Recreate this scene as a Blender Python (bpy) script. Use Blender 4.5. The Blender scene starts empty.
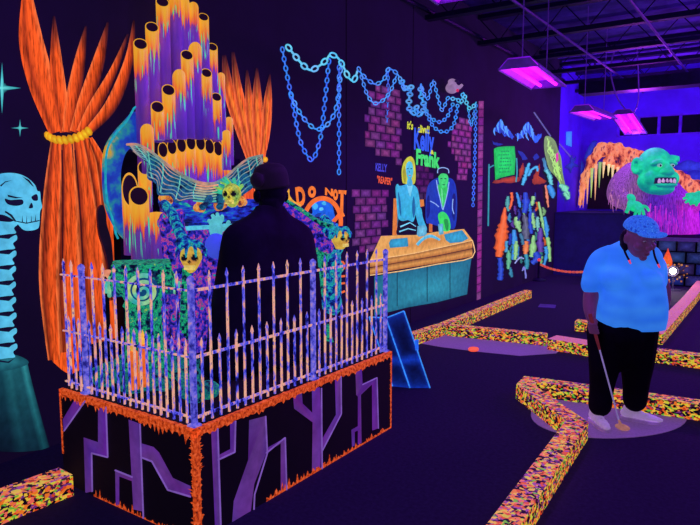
import bpy, math, random
from mathutils import Vector, Matrix, noise as mn
random.seed(7)
SC = bpy.context.scene
COL = SC.collection
SC.view_settings.view_transform = 'Standard'
SC.view_settings.look = 'None'
V = Vector
# ------------------------------------------------------------ camera
FPX, CXP, CYP, H = 630.0, 350.0, 262.5, 1.7
YAW, PITCH = math.radians(34.5), math.radians(6.2)
RT = V((math.cos(YAW), math.sin(YAW), 0))
FH = V((-math.sin(YAW), math.cos(YAW), 0))
FW = FH*math.cos(PITCH) + V((0, 0, -math.sin(PITCH)))
UP = V((0, 0, math.cos(PITCH))) + FH*math.sin(PITCH)
EYE = V((0, 0, H))
cam_d = bpy.data.cameras.new('camera')
cam = bpy.data.objects.new('camera', cam_d)
COL.objects.link(cam)
cam_d.sensor_width = 36.0
cam_d.lens = 36.0*FPX/700.0
cam.location = EYE
cam.rotation_euler = (math.pi/2 - PITCH, 0, YAW)
cam_d.clip_end = 100
SC.camera = cam
WX = -4.0      # painted long wall
BY = 15.4      # far wall
CEIL = 4.45
# measured directions in the photograph -> points on real surfaces of the room
def ray(px, py): return FW + RT*((px-CXP)/FPX) - UP*((py-CYP)/FPX)
def hit(px, py, ax, val):
    d = ray(px, py)
    return EYE + d*((val-EYE[ax])/d[ax])
def F(px, py, z=0.0): return hit(px, py, 2, z)
def W(px, py, o=0.01): return hit(px, py, 0, WX+o)
def X(px, py, x): return hit(px, py, 0, x)
def Y(px, py, y): return hit(px, py, 1, y)
def DD(px, py, dep):
    d = ray(px, py)
    return EYE + d*(dep/d.dot(FH))
def pxm(p):  # pixels per metre at a point
    return FPX/((p-EYE).dot(FW))
def zf(x0, y0, s):
    return lambda pts: [(x0+s*x, y0+s*y) for x, y in pts]
# ------------------------------------------------------------ colour
def lin(c):
    r = []
    for v in c[:3]:
        v = max(0, v)/255.0
        r.append(v/12.92 if v <= .04045 else ((v+.055)/1.055)**2.4)
    return (r[0], r[1], r[2], 1.0)
def mixc(a, b, t): return tuple(a[i]+(b[i]-a[i])*t for i in range(3))
def jit(c, a=20): return tuple(max(0, min(255, v+random.uniform(-a, a))) for v in c)
# ------------------------------------------------------------ mesh builder
class MB:
    def __init__(s): s.v = []; s.f = []; s.c = []; s.t = []; s.m = []
    def add(s, vs, fs, col, mi=0, t=None):
        n = len(s.v)
        s.v += [tuple(p) for p in vs]
        s.f += [tuple(i+n for i in f) for f in fs]
        s.m += [mi]*len(fs)
        if callable(col): s.c += [lin(col(V(p))) for p in vs]
        elif isinstance(col, list): s.c += [lin(c) for c in col]
        else: s.c += [lin(col)]*len(vs)
        s.t += (t if t is not None else [0.0]*len(vs))
        return s
    def poly(s, pts, col): return s.add(pts, [tuple(range(len(pts)))], col)
    def fan(s, pts, ccol, ecol, center=None):
        c = center or sum((V(p) for p in pts), V())/len(pts)
        n = len(pts)
        return s.add(list(pts)+[c], [(i, (i+1) % n, n) for i in range(n)], [ecol]*n+[ccol])
    def grid(s, rows, cols):
        nr, nc = len(rows), len(rows[0])
        vs = [p for r in rows for p in r]
        if isinstance(cols, list): cs = [c for r in cols for c in r]
        else: cs = cols
        fs = [(i*nc+j, i*nc+j+1, (i+1)*nc+j+1, (i+1)*nc+j) for i in range(nr-1) for j in range(nc-1)]
        return s.add(vs, fs, cs)
    def box(s, c, size, col, rot=None):
        a, b, d = size[0]/2, size[1]/2, size[2]/2
        vs = [V((x, y, z)) for x in (-a, a) for y in (-b, b) for z in (-d, d)]
        if rot is not None: vs = [rot @ v for v in vs]
        vs = [v+V(c) for v in vs]
        return s.add(vs, [(0, 1, 3, 2), (4, 6, 7, 5), (0, 4, 5, 1), (2, 3, 7, 6), (0, 2, 6, 4), (1, 5, 7, 3)], col)
    def tube(s, path, r, col, seg=10, cap=True):
        path = [V(p) for p in path]; n = len(path)
        rs = r if isinstance(r, (list, tuple)) else [r]*n
        vs = []; cs = []; prev = None
        for i, p in enumerate(path):
            d = (path[min(i+1, n-1)]-path[max(i-1, 0)])
            d = d.normalized() if d.length > 1e-9 else V((0, 0, 1))
            if prev is None:
                a = V((0, 0, 1)) if abs(d.z) < .9 else V((1, 0, 0))
                u = d.cross(a).normalized()
            else:
                u = (prev-d*prev.dot(d)).normalized()
            prev = u; w = d.cross(u)
            for k in range(seg):
                t = 2*math.pi*k/seg
                vs.append(p+(u*math.cos(t)+w*math.sin(t))*rs[i])
                cs.append(col[i] if isinstance(col, list) else (col(p) if callable(col) else col))
        fs = [(i*seg+k, i*seg+(k+1) % seg, (i+1)*seg+(k+1) % seg, (i+1)*seg+k) for i in range(n-1) for k in range(seg)]
        if cap:
            fs.append(tuple(range(seg-1, -1, -1))); fs.append(tuple((n-1)*seg+k for k in range(seg)))
        return s.add(vs, fs, cs)
    def ell(s, c, rad, col, rot=None, nu=20, nv=12, fn=None):
        rad = V((rad, rad, rad)) if isinstance(rad, (int, float)) else V(rad)
        vs = []; c = V(c)
        for j in range(nv+1):
            ph = math.pi*j/nv
            for i in range(nu):
                th = 2*math.pi*i/nu
                d = V((math.sin(ph)*math.cos(th), math.sin(ph)*math.sin(th), math.cos(ph)))
                p = V((d.x*rad.x, d.y*rad.y, d.z*rad.z))
                if fn: p = fn(d, p)
                if rot is not None: p = rot @ p
                vs.append(p+c)
        fs = [(j*nu+i, (j+1)*nu+i, (j+1)*nu+(i+1) % nu, j*nu+(i+1) % nu) for j in range(nv) for i in range(nu)]
        return s.add(vs, fs, col)
    def lathe(s, prof, c, col, seg=28, rot=None):
        c = V(c); vs = []; cs = []
        for i, (r, z) in enumerate(prof):
            for k in range(seg):
                t = 2*math.pi*k/seg
                p = V((r*math.cos(t), r*math.sin(t), z))
                if rot is not None: p = rot @ p
                vs.append(p+c); cs.append(col[i] if isinstance(col, list) else col)
        n = len(prof)
        fs = [(i*seg+k, i*seg+(k+1) % seg, (i+1)*seg+(k+1) % seg, (i+1)*seg+k) for i in range(n-1) for k in range(seg)]
        fs.append(tuple(range(seg-1, -1, -1))); fs.append(tuple((n-1)*seg+k for k in range(seg)))
        return s.add(vs, fs, cs)
    def mesh(s, name, mats=(), smooth=False):
        me = bpy.data.meshes.new(name)
        me.from_pydata([tuple(p) for p in s.v], [], s.f)
        a = me.color_attributes.new('Col', 'FLOAT_COLOR', 'POINT')
        a.data.foreach_set('color', [x for c in s.c for x in c])
        ta = me.attributes.new('t', 'FLOAT', 'POINT')
        ta.data.foreach_set('value', s.t)
        for m in mats: me.materials.append(m)
        me.polygons.foreach_set('material_index', s.m)
        if smooth: me.polygons.foreach_set('use_smooth', [True]*len(me.polygons))
        me.update()
        return me
    def build(s, name, mat, parent=None, smooth=False):
        mats = mat if isinstance(mat, (list, tuple)) else [mat]
        o = bpy.data.objects.new(name, s.mesh(name, mats, smooth))
        COL.objects.link(o)
        if parent is not None:
            o.parent = parent
            o.matrix_parent_inverse = pinv(parent)
        return o
def parent_world(p):
    m = p.matrix_basis.copy()
    q = p
    while q.parent:
        m = q.parent.matrix_basis @ q.matrix_parent_inverse @ m
        q = q.parent
    return m
LOCAL = set()
def pinv(p):
    q = p
    while q.parent: q = q.parent
    return Matrix.Identity(4) if q.name in LOCAL else parent_world(p).inverted()
def tag(o, label, cat, group=None, kind=None):
    if label: o['label'] = label
    if cat: o['category'] = cat
    if group: o['group'] = group
    if kind: o['kind'] = kind
    return o
def thing(name, label, cat, loc, rz=0.0, group=None):
    o = bpy.data.objects.new(name, None)
    o.empty_display_size = .05
    o.location = loc; o.rotation_euler = (0, 0, rz)
    COL.objects.link(o)
    o.matrix_basis = Matrix.Translation(V(loc)) @ Matrix.Rotation(rz, 4, 'Z')
    return tag(o, label, cat, group)
def dup(root, loc, rz, label=None):
    r = root.copy(); COL.objects.link(r)
    r.location = loc; r.rotation_euler = (0, 0, rz)
    if label: r['label'] = label
    for ch in list(root.children):
        c = ch.copy(); COL.objects.link(c); c.parent = r
        for g in list(ch.children):
            d = g.copy(); COL.objects.link(d); d.parent = c
    return r
def remesh(mb, name, voxel, mat, parent=None, smooth_it=4, colfn=None):
    me = mb.mesh(name+'_src')
    o = bpy.data.objects.new(name, me); COL.objects.link(o)
    m = o.modifiers.new('r', 'REMESH'); m.mode = 'VOXEL'; m.voxel_size = voxel
    if smooth_it:
        sm = o.modifiers.new('s', 'SMOOTH'); sm.iterations = smooth_it; sm.factor = .5
    bpy.context.view_layer.update()
    dg = bpy.context.evaluated_depsgraph_get()
    new = bpy.data.meshes.new_from_object(o.evaluated_get(dg))
    new.name = name
    o.modifiers.clear(); o.data = new; bpy.data.meshes.remove(me)
    for a in list(new.color_attributes): new.color_attributes.remove(a)
    a = new.color_attributes.new('Col', 'FLOAT_COLOR', 'POINT')
    a.data.foreach_set('color', [x for v in new.vertices for x in lin(colfn(v.co, v.normal) if colfn else (128, 128, 128))])
    new.materials.clear(); new.materials.append(mat)
    new.polygons.foreach_set('material_index', [0]*len(new.polygons))
    new.polygons.foreach_set('use_smooth', [True]*len(new.polygons))
    if parent is not None:
        o.parent = parent
        o.matrix_parent_inverse = pinv(parent)
    return o
# ------------------------------------------------------------ materials
def newmat(name):
    m = bpy.data.materials.new(name); m.use_nodes = True
    nt = m.node_tree
    b = nt.nodes['Principled BSDF']
    return m, nt, b
def nd(nt, t, **k):
    n = nt.nodes.new(t)
    for a, v in k.items(): setattr(n, a, v)
    return n
def ramp(nt, stops, const=False):
    r = nd(nt, 'ShaderNodeValToRGB')
    r.color_ramp.interpolation = 'CONSTANT' if const else 'LINEAR'
    e = r.color_ramp.elements
    while len(e) > 1: e.remove(e[-1])
    e[0].position = stops[0][0]; e[0].color = lin(stops[0][1])
    for p, c in stops[1:]:
        x = e.new(p); x.color = lin(c)
    return r
def coords(nt, scale=(1, 1, 1), rot=(0, 0, 0)):
    g = nd(nt, 'ShaderNodeNewGeometry') if False else nd(nt, 'ShaderNodeTexCoord')
    mp = nd(nt, 'ShaderNodeMapping')
    mp.inputs['Scale'].default_value = scale; mp.inputs['Rotation'].default_value = rot
    nt.links.new(g.outputs['Object'], mp.inputs['Vector'])
    return mp.outputs['Vector']
def noi(nt, vec, scale, detail=3, rough=.6):
    n = nd(nt, 'ShaderNodeTexNoise')
    n.inputs['Scale'].default_value = scale; n.inputs['Detail'].default_value = detail
    n.inputs['Roughness'].default_value = rough
    nt.links.new(vec, n.inputs['Vector'])
    return n.outputs['Fac']
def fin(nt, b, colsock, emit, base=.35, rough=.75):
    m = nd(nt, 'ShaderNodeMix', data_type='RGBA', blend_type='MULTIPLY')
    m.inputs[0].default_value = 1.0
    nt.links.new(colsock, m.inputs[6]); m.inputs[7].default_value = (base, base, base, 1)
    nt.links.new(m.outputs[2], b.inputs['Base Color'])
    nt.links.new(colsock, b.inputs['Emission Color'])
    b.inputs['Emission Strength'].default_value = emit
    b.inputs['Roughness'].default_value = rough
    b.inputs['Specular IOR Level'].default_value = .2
def paint(name, emit=.9, nscale=18, lo=.7, hi=1.12, stretch=(1, 1, 1), base=.35, rough=.75, p0=.3, p1=.7):
    m, nt, b = newmat(name)
    at = nd(nt, 'ShaderNodeAttribute'); at.attribute_name = 'Col'
    f = noi(nt, coords(nt, stretch), nscale, 4)
    mr = nd(nt, 'ShaderNodeMapRange')
    mr.inputs[1].default_value = p0; mr.inputs[2].default_value = p1
    mr.inputs[3].default_value = lo; mr.inputs[4].default_value = hi
    nt.links.new(f, mr.inputs[0])
    mx = nd(nt, 'ShaderNodeVectorMath', operation='SCALE')
    nt.links.new(at.outputs['Color'], mx.inputs[0]); nt.links.new(mr.outputs[0], mx.inputs['Scale'])
    fin(nt, b, mx.outputs[0], emit, base, rough)
    return m
def mottle(name, stops, scale, emit=.8, stretch=(1, 1, 1), const=False, detail=3, bump=0, base=.35, rough=.7, rough2=.6):
    m, nt, b = newmat(name)
    v = coords(nt, stretch)
    f = noi(nt, v, scale, detail, rough2)
    r = ramp(nt, stops, const)
    nt.links.new(f, r.inputs[0])
    fin(nt, b, r.outputs[0], emit, base, rough)
    if bump:
        bp = nd(nt, 'ShaderNodeBump'); bp.inputs['Strength'].default_value = bump
        nt.links.new(f, bp.inputs['Height']); nt.links.new(bp.outputs[0], b.inputs['Normal'])
    return m
def plain(name, col, rough=.7, emit=None, es=0, metal=0, nscale=6, var=.25, spec=.3):
    m, nt, b = newmat(name)
    f = noi(nt, coords(nt), nscale, 4)
    r = ramp(nt, [(.3, tuple(c*(1-var) for c in col)), (.7, tuple(min(255, c*(1+var)) for c in col))])
    nt.links.new(f, r.inputs[0]); nt.links.new(r.outputs[0], b.inputs['Base Color'])
    b.inputs['Roughness'].default_value = rough; b.inputs['Metallic'].default_value = metal
    b.inputs['Specular IOR Level'].default_value = spec
    if es:
        b.inputs['Emission Color'].default_value = lin(emit); b.inputs['Emission Strength'].default_value = es
    return m
M = {}
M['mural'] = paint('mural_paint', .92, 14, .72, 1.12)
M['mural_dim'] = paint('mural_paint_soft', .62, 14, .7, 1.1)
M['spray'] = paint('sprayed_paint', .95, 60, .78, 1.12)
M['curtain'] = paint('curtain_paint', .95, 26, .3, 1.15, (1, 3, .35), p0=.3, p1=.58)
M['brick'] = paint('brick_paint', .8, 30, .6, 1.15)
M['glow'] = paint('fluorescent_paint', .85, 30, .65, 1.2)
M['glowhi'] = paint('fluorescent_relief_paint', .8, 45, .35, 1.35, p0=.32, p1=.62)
M['dark'] = plain('black_paint', (16, 13, 26), .85)
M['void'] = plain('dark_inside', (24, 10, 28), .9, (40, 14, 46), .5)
M['black_cloth'] = plain('black_cloth', (24, 20, 42), .9, spec=.1)
M['wall_dark'] = plain('black_wall_paint', (27, 20, 46), .8, (22, 10, 44), .55, nscale=1.2, spec=.15)  # faint violet glow put in for lamp light on the wall
M['wall_purple'] = plain('purple_wall_paint', (70, 50, 200), .8, (30, 4, 105), .45, nscale=1.5, var=.12)  # glow simulates ultraviolet light falling on this wall
M['ceiling'] = plain('ceiling_deck_paint', (92, 74, 170), .8, nscale=2)
M['beam'] = plain('dark_steel', (26, 22, 60), .6, nscale=8)
M['fence'] = mottle('mottled_fence_paint', [(.36, (14, 10, 60)), (.41, (50, 52, 205)), (.46, (96, 104, 250)), (.50, (150, 120, 215)), (.53, (245, 165, 145)), (.62, (255, 196, 155)), (.66, (60, 40, 120)), (.7, (90, 96, 240))], 30, .78, (1, 1, .35), detail=5, rough2=.7)  # blue, lavender, peach and dark mottled at random
M['post'] = mottle('lilac_post_paint', [(.34, (40, 36, 140)), (.46, (92, 92, 230)), (.58, (138, 128, 245)), (.7, (215, 160, 190))], 30, .68, detail=4)
def speckle(name, stops, scale, emit, stretch=(1, 1, 1)):
    m, nt, b = newmat(name)
    v = coords(nt, stretch)
    n = nd(nt, 'ShaderNodeTexNoise'); n.inputs['Scale'].default_value = 30; n.inputs['Detail'].default_value = 3
    nt.links.new(v, n.inputs['Vector'])
    s = nd(nt, 'ShaderNodeVectorMath', operation='SCALE'); s.inputs['Scale'].default_value = .05
    nt.links.new(n.outputs['Color'], s.inputs[0])
    ad = nd(nt, 'ShaderNodeVectorMath', operation='ADD')
    nt.links.new(v, ad.inputs[0]); nt.links.new(s.outputs[0], ad.inputs[1])
    vo = nd(nt, 'ShaderNodeTexVoronoi'); vo.inputs['Scale'].default_value = scale
    nt.links.new(ad.outputs[0], vo.inputs['Vector'])
    sp = nd(nt, 'ShaderNodeSeparateColor'); nt.links.new(vo.outputs['Color'], sp.inputs[0])
    r = ramp(nt, stops, True); nt.links.new(sp.outputs[0], r.inputs[0])
    fin(nt, b, r.outputs[0], emit, .35, .8)
    return m
SPK = [(0, (16, 6, 24)), (.30, (80, 30, 60)), (.38, (225, 70, 35)), (.44, (250, 125, 40)), (.57, (250, 200, 65)), (.70, (215, 215, 60)), (.78, (110, 190, 60)), (.85, (250, 110, 90)), (.93, (120, 50, 130))]
M['kerb'] = speckle('speckled_kerb_paint', SPK, 50, .78, (1, 1, 1.5))
SPT = [(0, (40, 16, 50)), (.2, (110, 50, 120)), (.30, (235, 90, 70)), (.44, (250, 135, 80)), (.58, (250, 190, 95)), (.70, (225, 200, 85)), (.76, (130, 190, 80)), (.82, (250, 120, 120)), (.91, (165, 80, 170))]
M['kerbtop'] = speckle('speckled_lit_kerb_top', SPT, 50, .74)  # kerb speckle lightened, light on the top faces put into the colour
M['kerbfar'] = mottle('pink_lit_kerb_top', [(.3, (150, 70, 130)), (.45, (235, 130, 120)), (.55, (190, 90, 190)), (.7, (250, 150, 120))], 40, .7)  # pink light on the kerb top put into the colour
M['pad'] = plain('lavender_turf', (130, 108, 150), .95, (112, 78, 132), .5, nscale=60, var=.08)
M['edge'] = mottle('orange_edge_paint', [(.28, (60, 16, 20)), (.42, (190, 60, 20)), (.55, (240, 90, 35)), (.7, (255, 120, 70))], 55, .72)
M['branch'] = paint('purple_branch_paint', .75, 10, .75, 1.15)
# organ pipe: orange rim dripping down to purple, with green drips
def pipe_mat():
    m, nt, b = newmat('dripping_pipe_paint')
    at = nd(nt, 'ShaderNodeAttribute'); at.attribute_name = 't'
    n1 = noi(nt, coords(nt, (1, 1, .06)), 55, 2)
    mr = nd(nt, 'ShaderNodeMath', operation='MULTIPLY_ADD')
    nt.links.new(n1, mr.inputs[0]); mr.inputs[1].default_value = .34; mr.inputs[2].default_value = -.17
    ad = nd(nt, 'ShaderNodeMath', operation='ADD')
    nt.links.new(mr.outputs[0], ad.inputs[0]); nt.links.new(at.outputs['Fac'], ad.inputs[1])
    r = ramp(nt, [(0, (250, 180, 50)), (.07, (248, 160, 40)), (.12, (246, 120, 40)), (.155, (225, 80, 70)), (.175, (98, 44, 124)), (.36, (66, 32, 112)), (.7, (40, 18, 74))])
    nt.links.new(ad.outputs[0], r.inputs[0])
    n2 = noi(nt, coords(nt, (1, 1, .05), (0, 0, .6)), 70, 1)
    g1 = nd(nt, 'ShaderNodeMath', operation='GREATER_THAN'); g1.inputs[1].default_value = .61
    nt.links.new(n2, g1.inputs[0])
    up = ramp(nt, [(0, (0, 0, 0)), (.1, (0, 0, 0)), (.12, (255, 255, 255)), (.24, (255, 255, 255)), (.30, (0, 0, 0))])
    nt.links.new(ad.outputs[0], up.inputs[0])
    g2 = nd(nt, 'ShaderNodeMath', operation='MULTIPLY')
    nt.links.new(g1.outputs[0], g2.inputs[0]); nt.links.new(up.outputs[0], g2.inputs[1])
    mx = nd(nt, 'ShaderNodeMix', data_type='RGBA')
    nt.links.new(g2.outputs[0], mx.inputs[0]); nt.links.new(r.outputs[0], mx.inputs[6])
    mx.inputs[7].default_value = lin((50, 225, 130))
    fin(nt, b, mx.outputs[2], .78, .45, .4)
    rb = ramp(nt, [(0, (150, 90, 30)), (.15, (150, 60, 40)), (.2, (150, 100, 230)), (1, (130, 80, 220))])
    nt.links.new(ad.outputs[0], rb.inputs[0]); nt.links.new(rb.outputs[0], b.inputs['Base Color'])
    b.inputs['Specular IOR Level'].default_value = .5
    return m
M['pipe'] = pipe_mat()
M['column'] = mottle('green_column_paint', [(.36, (6, 10, 40)), (.44, (12, 60, 100)), (.49, (20, 150, 100)), (.54, (40, 215, 140)), (.58, (14, 40, 130)), (.64, (60, 200, 110)), (.7, (170, 210, 90))], 30, .68, detail=5, bump=.5)
M['scroll'] = mottle('blue_yellow_sprayed_scroll', [(.3, (20, 30, 150)), (.45, (30, 70, 190)), (.56, (40, 150, 150)), (.66, (210, 170, 50)), (.75, (245, 150, 40))], 4.5, .75, detail=4)
M['blueviolet'] = mottle('blue_violet_relief_paint', [(.36, (10, 8, 44)), (.43, (30, 34, 150)), (.5, (60, 50, 215)), (.545, (150, 60, 180)), (.585, (225, 80, 140)), (.62, (20, 40, 150)), (.7, (30, 190, 190))], 24, .7, detail=5, bump=.5)
M['teal'] = mottle('teal_relief_paint', [(.36, (8, 12, 54)), (.44, (16, 44, 150)), (.5, (24, 110, 190)), (.55, (40, 215, 180)), (.6, (20, 40, 150)), (.66, (50, 190, 150)), (.72, (180, 210, 110))], 22, .72, detail=5, bump=.4)
M['rubble'] = mottle('teal_rubble_paint', [(.36, (8, 10, 40)), (.43, (15, 70, 110)), (.5, (25, 150, 130)), (.56, (20, 40, 140)), (.62, (50, 190, 110)), (.7, (20, 60, 150))], 26, .6, detail=5, bump=.6)
M['ledge'] = mottle('deep_blue_relief_paint', [(.36, (8, 8, 50)), (.45, (20, 34, 140)), (.53, (34, 60, 215)), (.6, (20, 120, 190)), (.66, (40, 210, 160))], 16, .7, (1, .5, 2), detail=4, bump=.4)
M['wing'] = mottle('wing_membrane_paint', [(.35, (8, 20, 60)), (.45, (15, 70, 110)), (.55, (25, 110, 150)), (.65, (30, 60, 130))], 26, .7, detail=4)
M['skin'] = plain('dark_skin', (120, 72, 96), .5, (78, 40, 84), .5, nscale=12, var=.1)
M['shirt'] = paint('bright_blue_shirt', .74, 5, .86, 1.06, base=.6)
M['trouser'] = plain('black_trouser_cloth', (15, 12, 26), .9, spec=.1)
M['metal'] = plain('lamp_housing_metal', (120, 90, 170), .4, (60, 25, 120), .35, metal=.3)
M['tubeglow'] = plain('blacklight_tube', (220, 40, 255), .4, (225, 30, 255), 2.2)
M['tubehot'] = plain('blacklight_reflector', (190, 40, 240), .4, (180, 20, 235), .9)
# ============================================================ the room
def struct(name, mb, m):
    o = mb.build(name, m); o['kind'] = 'structure'; return o
XR = 4.5; YN = -3.0; YP = 13.6
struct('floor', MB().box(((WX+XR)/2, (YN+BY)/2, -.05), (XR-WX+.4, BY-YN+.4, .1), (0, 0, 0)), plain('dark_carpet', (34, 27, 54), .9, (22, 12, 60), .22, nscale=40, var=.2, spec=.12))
struct('wall_left', MB().box((WX-.1, (YN+YP)/2, CEIL/2), (.2, YP-YN, CEIL), (0, 0, 0)), M['wall_dark'])
struct('wall_left_far', MB().box((WX-.1, (YP+BY)/2, CEIL/2), (.2, BY-YP, CEIL), (0, 0, 0)), M['wall_purple'])
# far wall with a strip of dark windows high up
wb = MB()
ZW0, ZW1 = 2.98, 3.42
wb.box(((WX+XR)/2, BY+.1, ZW0/2), (XR-WX+.4, .2, ZW0), (0, 0, 0))
wb.box(((WX+XR)/2, BY+.1, (ZW1+CEIL)/2), (XR-WX+.4, .2, CEIL-ZW1), (0, 0, 0))
xw0 = Y(617, 125, BY).x
wb.box(((WX+xw0)/2-.1, BY+.1, (ZW0+ZW1)/2), (xw0-WX+.2, .2, ZW1-ZW0), (0, 0, 0))
struct('wall_back', wb, M['wall_purple'])
glass = plain('night_window_glass', (10, 8, 22), .6, (14, 6, 40), .5, spec=0)
frame_m = plain('violet_window_frame', (60, 40, 170), .6, (50, 8, 150), .6)
ww = .42
for i in range(9):
    x0 = xw0+i*ww
    w = MB().box((x0+ww/2, BY+.12, (ZW0+ZW1)/2), (ww-.06, .02, ZW1-ZW0-.04), (0, 0, 0))
    o = w.build('window_%d' % (i+1), glass); o['kind'] = 'structure'
    f = MB()
    f.box((x0+.02, BY+.06, (ZW0+ZW1)/2), (.05, .12, ZW1-ZW0), (0, 0, 0))
    f.box((x0+ww/2, BY+.06, ZW0+.015), (ww, .14, .03), (0, 0, 0))
    f.box((x0+ww/2, BY+.06, ZW1-.015), (ww, .14, .03), (0, 0, 0))
    f.build('window_frame', frame_m, o)
# ceiling: corrugated deck over dark joists
cb = MB()
n = 90
rows = []
for k in range(n*2+1):
    y = YN+(BY-YN)*k/(n*2)
    z = CEIL+(.04 if k % 2 else 0)
    rows.append([V((WX-.1, y, z)), V((XR, y, z))])
cb.grid(rows, (0, 0, 0))
struct('ceiling', cb, M['ceiling'])
ti = 0
def trim(mb, m):
    global ti
    ti += 1
    return struct('trim_%d' % ti, mb, m)
for y in (4.2, 5.9, 7.6, 9.3, 10.8, 12.2, 13.5, 14.7):
    b = MB()
    b.box(((WX+XR)/2, y, 4.36), (XR-WX, .14, .06), (0, 0, 0))
    b.box(((WX+XR)/2, y, 3.98), (XR-WX, .12, .06), (0, 0, 0))
    k = WX
    s = 1
    while k < XR-.3:
        b.tube([(k, y, 4.35 if s > 0 else 3.99), (k+.32, y, 3.99 if s > 0 else 4.35)], .008, (0, 0, 0), 5)
        k += .32; s = -s
    trim(b, M['beam'])
# big duct / beam along the far end and conduits along the long wall
trim(MB().box(((WX+XR)/2+.3, 12.9, 3.72), (XR-WX-.6, .4, .22), (0, 0, 0)), M['beam'])
for x in (-2.7, -1.6):
    trim(MB().tube([(x, YN, 3.9), (x, 15.2, 3.9)], .018, (0, 0, 0), 8), plain('conduit_paint', (60, 50, 110), .5, (26, 10, 70), .3))
trim(MB().tube([(WX+.06, YN, 4.05), (WX+.06, YP, 4.05)], .03, (0, 0, 0), 8), M['beam'])
# dark panel seams on the long wall
for px in (347, 413):
    y = W(px, 120).y
    trim(MB().box((WX+.001, y, CEIL/2), (.004, .012, CEIL), (0, 0, 0)), plain('dark_seam', (10, 8, 18), .9))
# ============================================================ plinth
A = F(195.5, 541); B = F(391, 430); C = F(62.5, 483)
PX1 = A.x*.6+B.x*.4; PY0 = A.y; PY1 = hit(391, 430, 0, PX1).y; PX0 = C.x
PY0 = A.y*.7+C.y*.3
HP = X(193, 431, PX1).z
HP = V(hit(193.5, 431, 0, PX1)).z
print('plinth', PX0, PX1, PY0, PY1, HP, 'C', C, 'A', A, 'B', B)
plinth = thing('display_plinth', 'large black plinth with glowing orange edges and purple branch painting, under the railing', 'plinth', ((PX0+PX1)/2, (PY0+PY1)/2, 0))
MB().box(((PX0+PX1)/2, (PY0+PY1)/2, HP/2), (PX1-PX0, PY1-PY0, HP), (0, 0, 0)).build('plinth_body', plain('black_plinth_paint', (17, 12, 22), .8, (14, 6, 22), .4), plinth)
def PR(px, py, o=.003): return hit(px, py, 0, PX1+o)
def PL(px, py, o=.003): return hit(px, py, 1, PY0-o)
# fuzzy orange edges
def ragged(a, b, out, w, amp, n=110):
    amp *= .6
    mb = MB(); a = V(a); b = V(b); out = V(out).normalized()
    r0 = []; r1 = []
    for i in range(n+1):
        p = a.lerp(b, i/n)
        r0.append(p); r1.append(p+out*(w+amp*max(0, random.gauss(.1, .6))))
    return mb.grid([r0, r1], (0, 0, 0))
e = .004
def part_edge(mbs, name='edge_glow'):
    m = MB()
    for q in mbs: m.add(q.v, q.f, (0, 0, 0))
    return m.build(name, M['edge'], plinth)
dn = V((0, 0, -1)); upv = V((0, 0, 1))
P = lambda x, y, z: V((x, y, z))
part_edge([ragged(P(PX1+e, PY0-e, HP+e), P(PX1+e, PY1, HP+e), dn, .035, .035), ragged(P(PX1+e, PY0-e, HP+e), P(PX1+e, PY1, HP+e), (-1, 0, 0), .025, .01)], 'top_edge')
part_edge([ragged(P(PX0, PY0-e, HP+e), P(PX1+e, PY0-e, HP+e), dn, .035, .05), ragged(P(PX0, PY0-e, HP+e), P(PX1+e, PY0-e, HP+e), (0, 1, 0), .025, .01)], 'top_edge')
part_edge([ragged(P(PX1+e, PY0-e, 0), P(PX1+e, PY0-e, HP), (0, 1, 0), .035, .03), ragged(P(PX1+e, PY0-e, 0), P(PX1+e, PY0-e, HP), (-1, 0, 0), .02, .035)], 'corner_edge')
part_edge([ragged(P(PX1+e, PY1, 0), P(PX1+e, PY1, HP), (0, -1, 0), .018, .02)], 'corner_edge')
part_edge([ragged(P(PX0, PY0-e, .18), P(PX0, PY0-e, HP), (1, 0, 0), .016, .012)], 'corner_edge')
part_edge([ragged(P(PX1+e, PY0+.5, 0), P(PX1+e, PY1, 0), upv, .012, .06)], 'bottom_edge')
part_edge([ragged(P(PX0+.3, PY0-e, 0), P(PX1, PY0-e, 0), upv, .005, .05)], 'bottom_edge')
BR1, BR2 = (100, 46, 148), (138, 96, 196)
zr = zf(220, 340, 240/700); zl = zf(50, 340, 240/700)
def branch(fn, pts, hl=None):
    m = MB()
    p3 = [fn(*p) for p in pts]
    c = sum(p3, V())/len(p3)
    cols = [jit(BR1, 14) for _ in p3]
    m.add(p3, [tuple(range(len(p3)))], cols)
    if hl:
        for a, b in zip(hl[:-1], hl[1:]):
            A3, B3 = fn(*a, .006), fn(*b, .006)
            m.tube([A3, B3], .0045, BR2, 5)
    return m.build('painted_branch', M['branch'], plinth)
branch(PR, zr([(85, 234), (132, 222), (135, 330), (100, 420), (90, 500), (80, 540), (33, 560), (40, 470), (82, 350)]), zr([(133, 222), (138, 330), (101, 450), (97, 540)]))
branch(PR, zr([(135, 316), (192, 284), (194, 450), (177, 458), (177, 302), (137, 326)]), zr([(135, 330), (190, 285), (195, 450)]))
branch(PR, zr([(268, 140), (291, 138), (297, 240), (296, 300), (292, 388), (268, 392), (270, 240), (216, 200), (213, 160), (239, 155), (241, 185), (269, 212)]), zr([(296, 140), (298, 382)]))
branch(PR, zr([(297, 290), (338, 218), (335, 110), (350, 106), (353, 214), (300, 318)]), zr([(353, 106), (354, 215), (299, 322)]))
branch(PR, zr([(395, 92), (414, 86), (416, 130), (457, 108), (461, 258), (444, 264), (443, 130), (411, 160), (413, 300), (402, 306), (402, 165), (397, 160)]), zr([(416, 130), (458, 110), (462, 258)]))
branch(PR, zr([(385, 312), (383, 262), (408, 248), (409, 261), (393, 268), (393, 308)]))
branch(PR, zl([(470, 264), (486, 258), (497, 560), (482, 566)]), zl([(489, 258), (498, 540)]))
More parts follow.
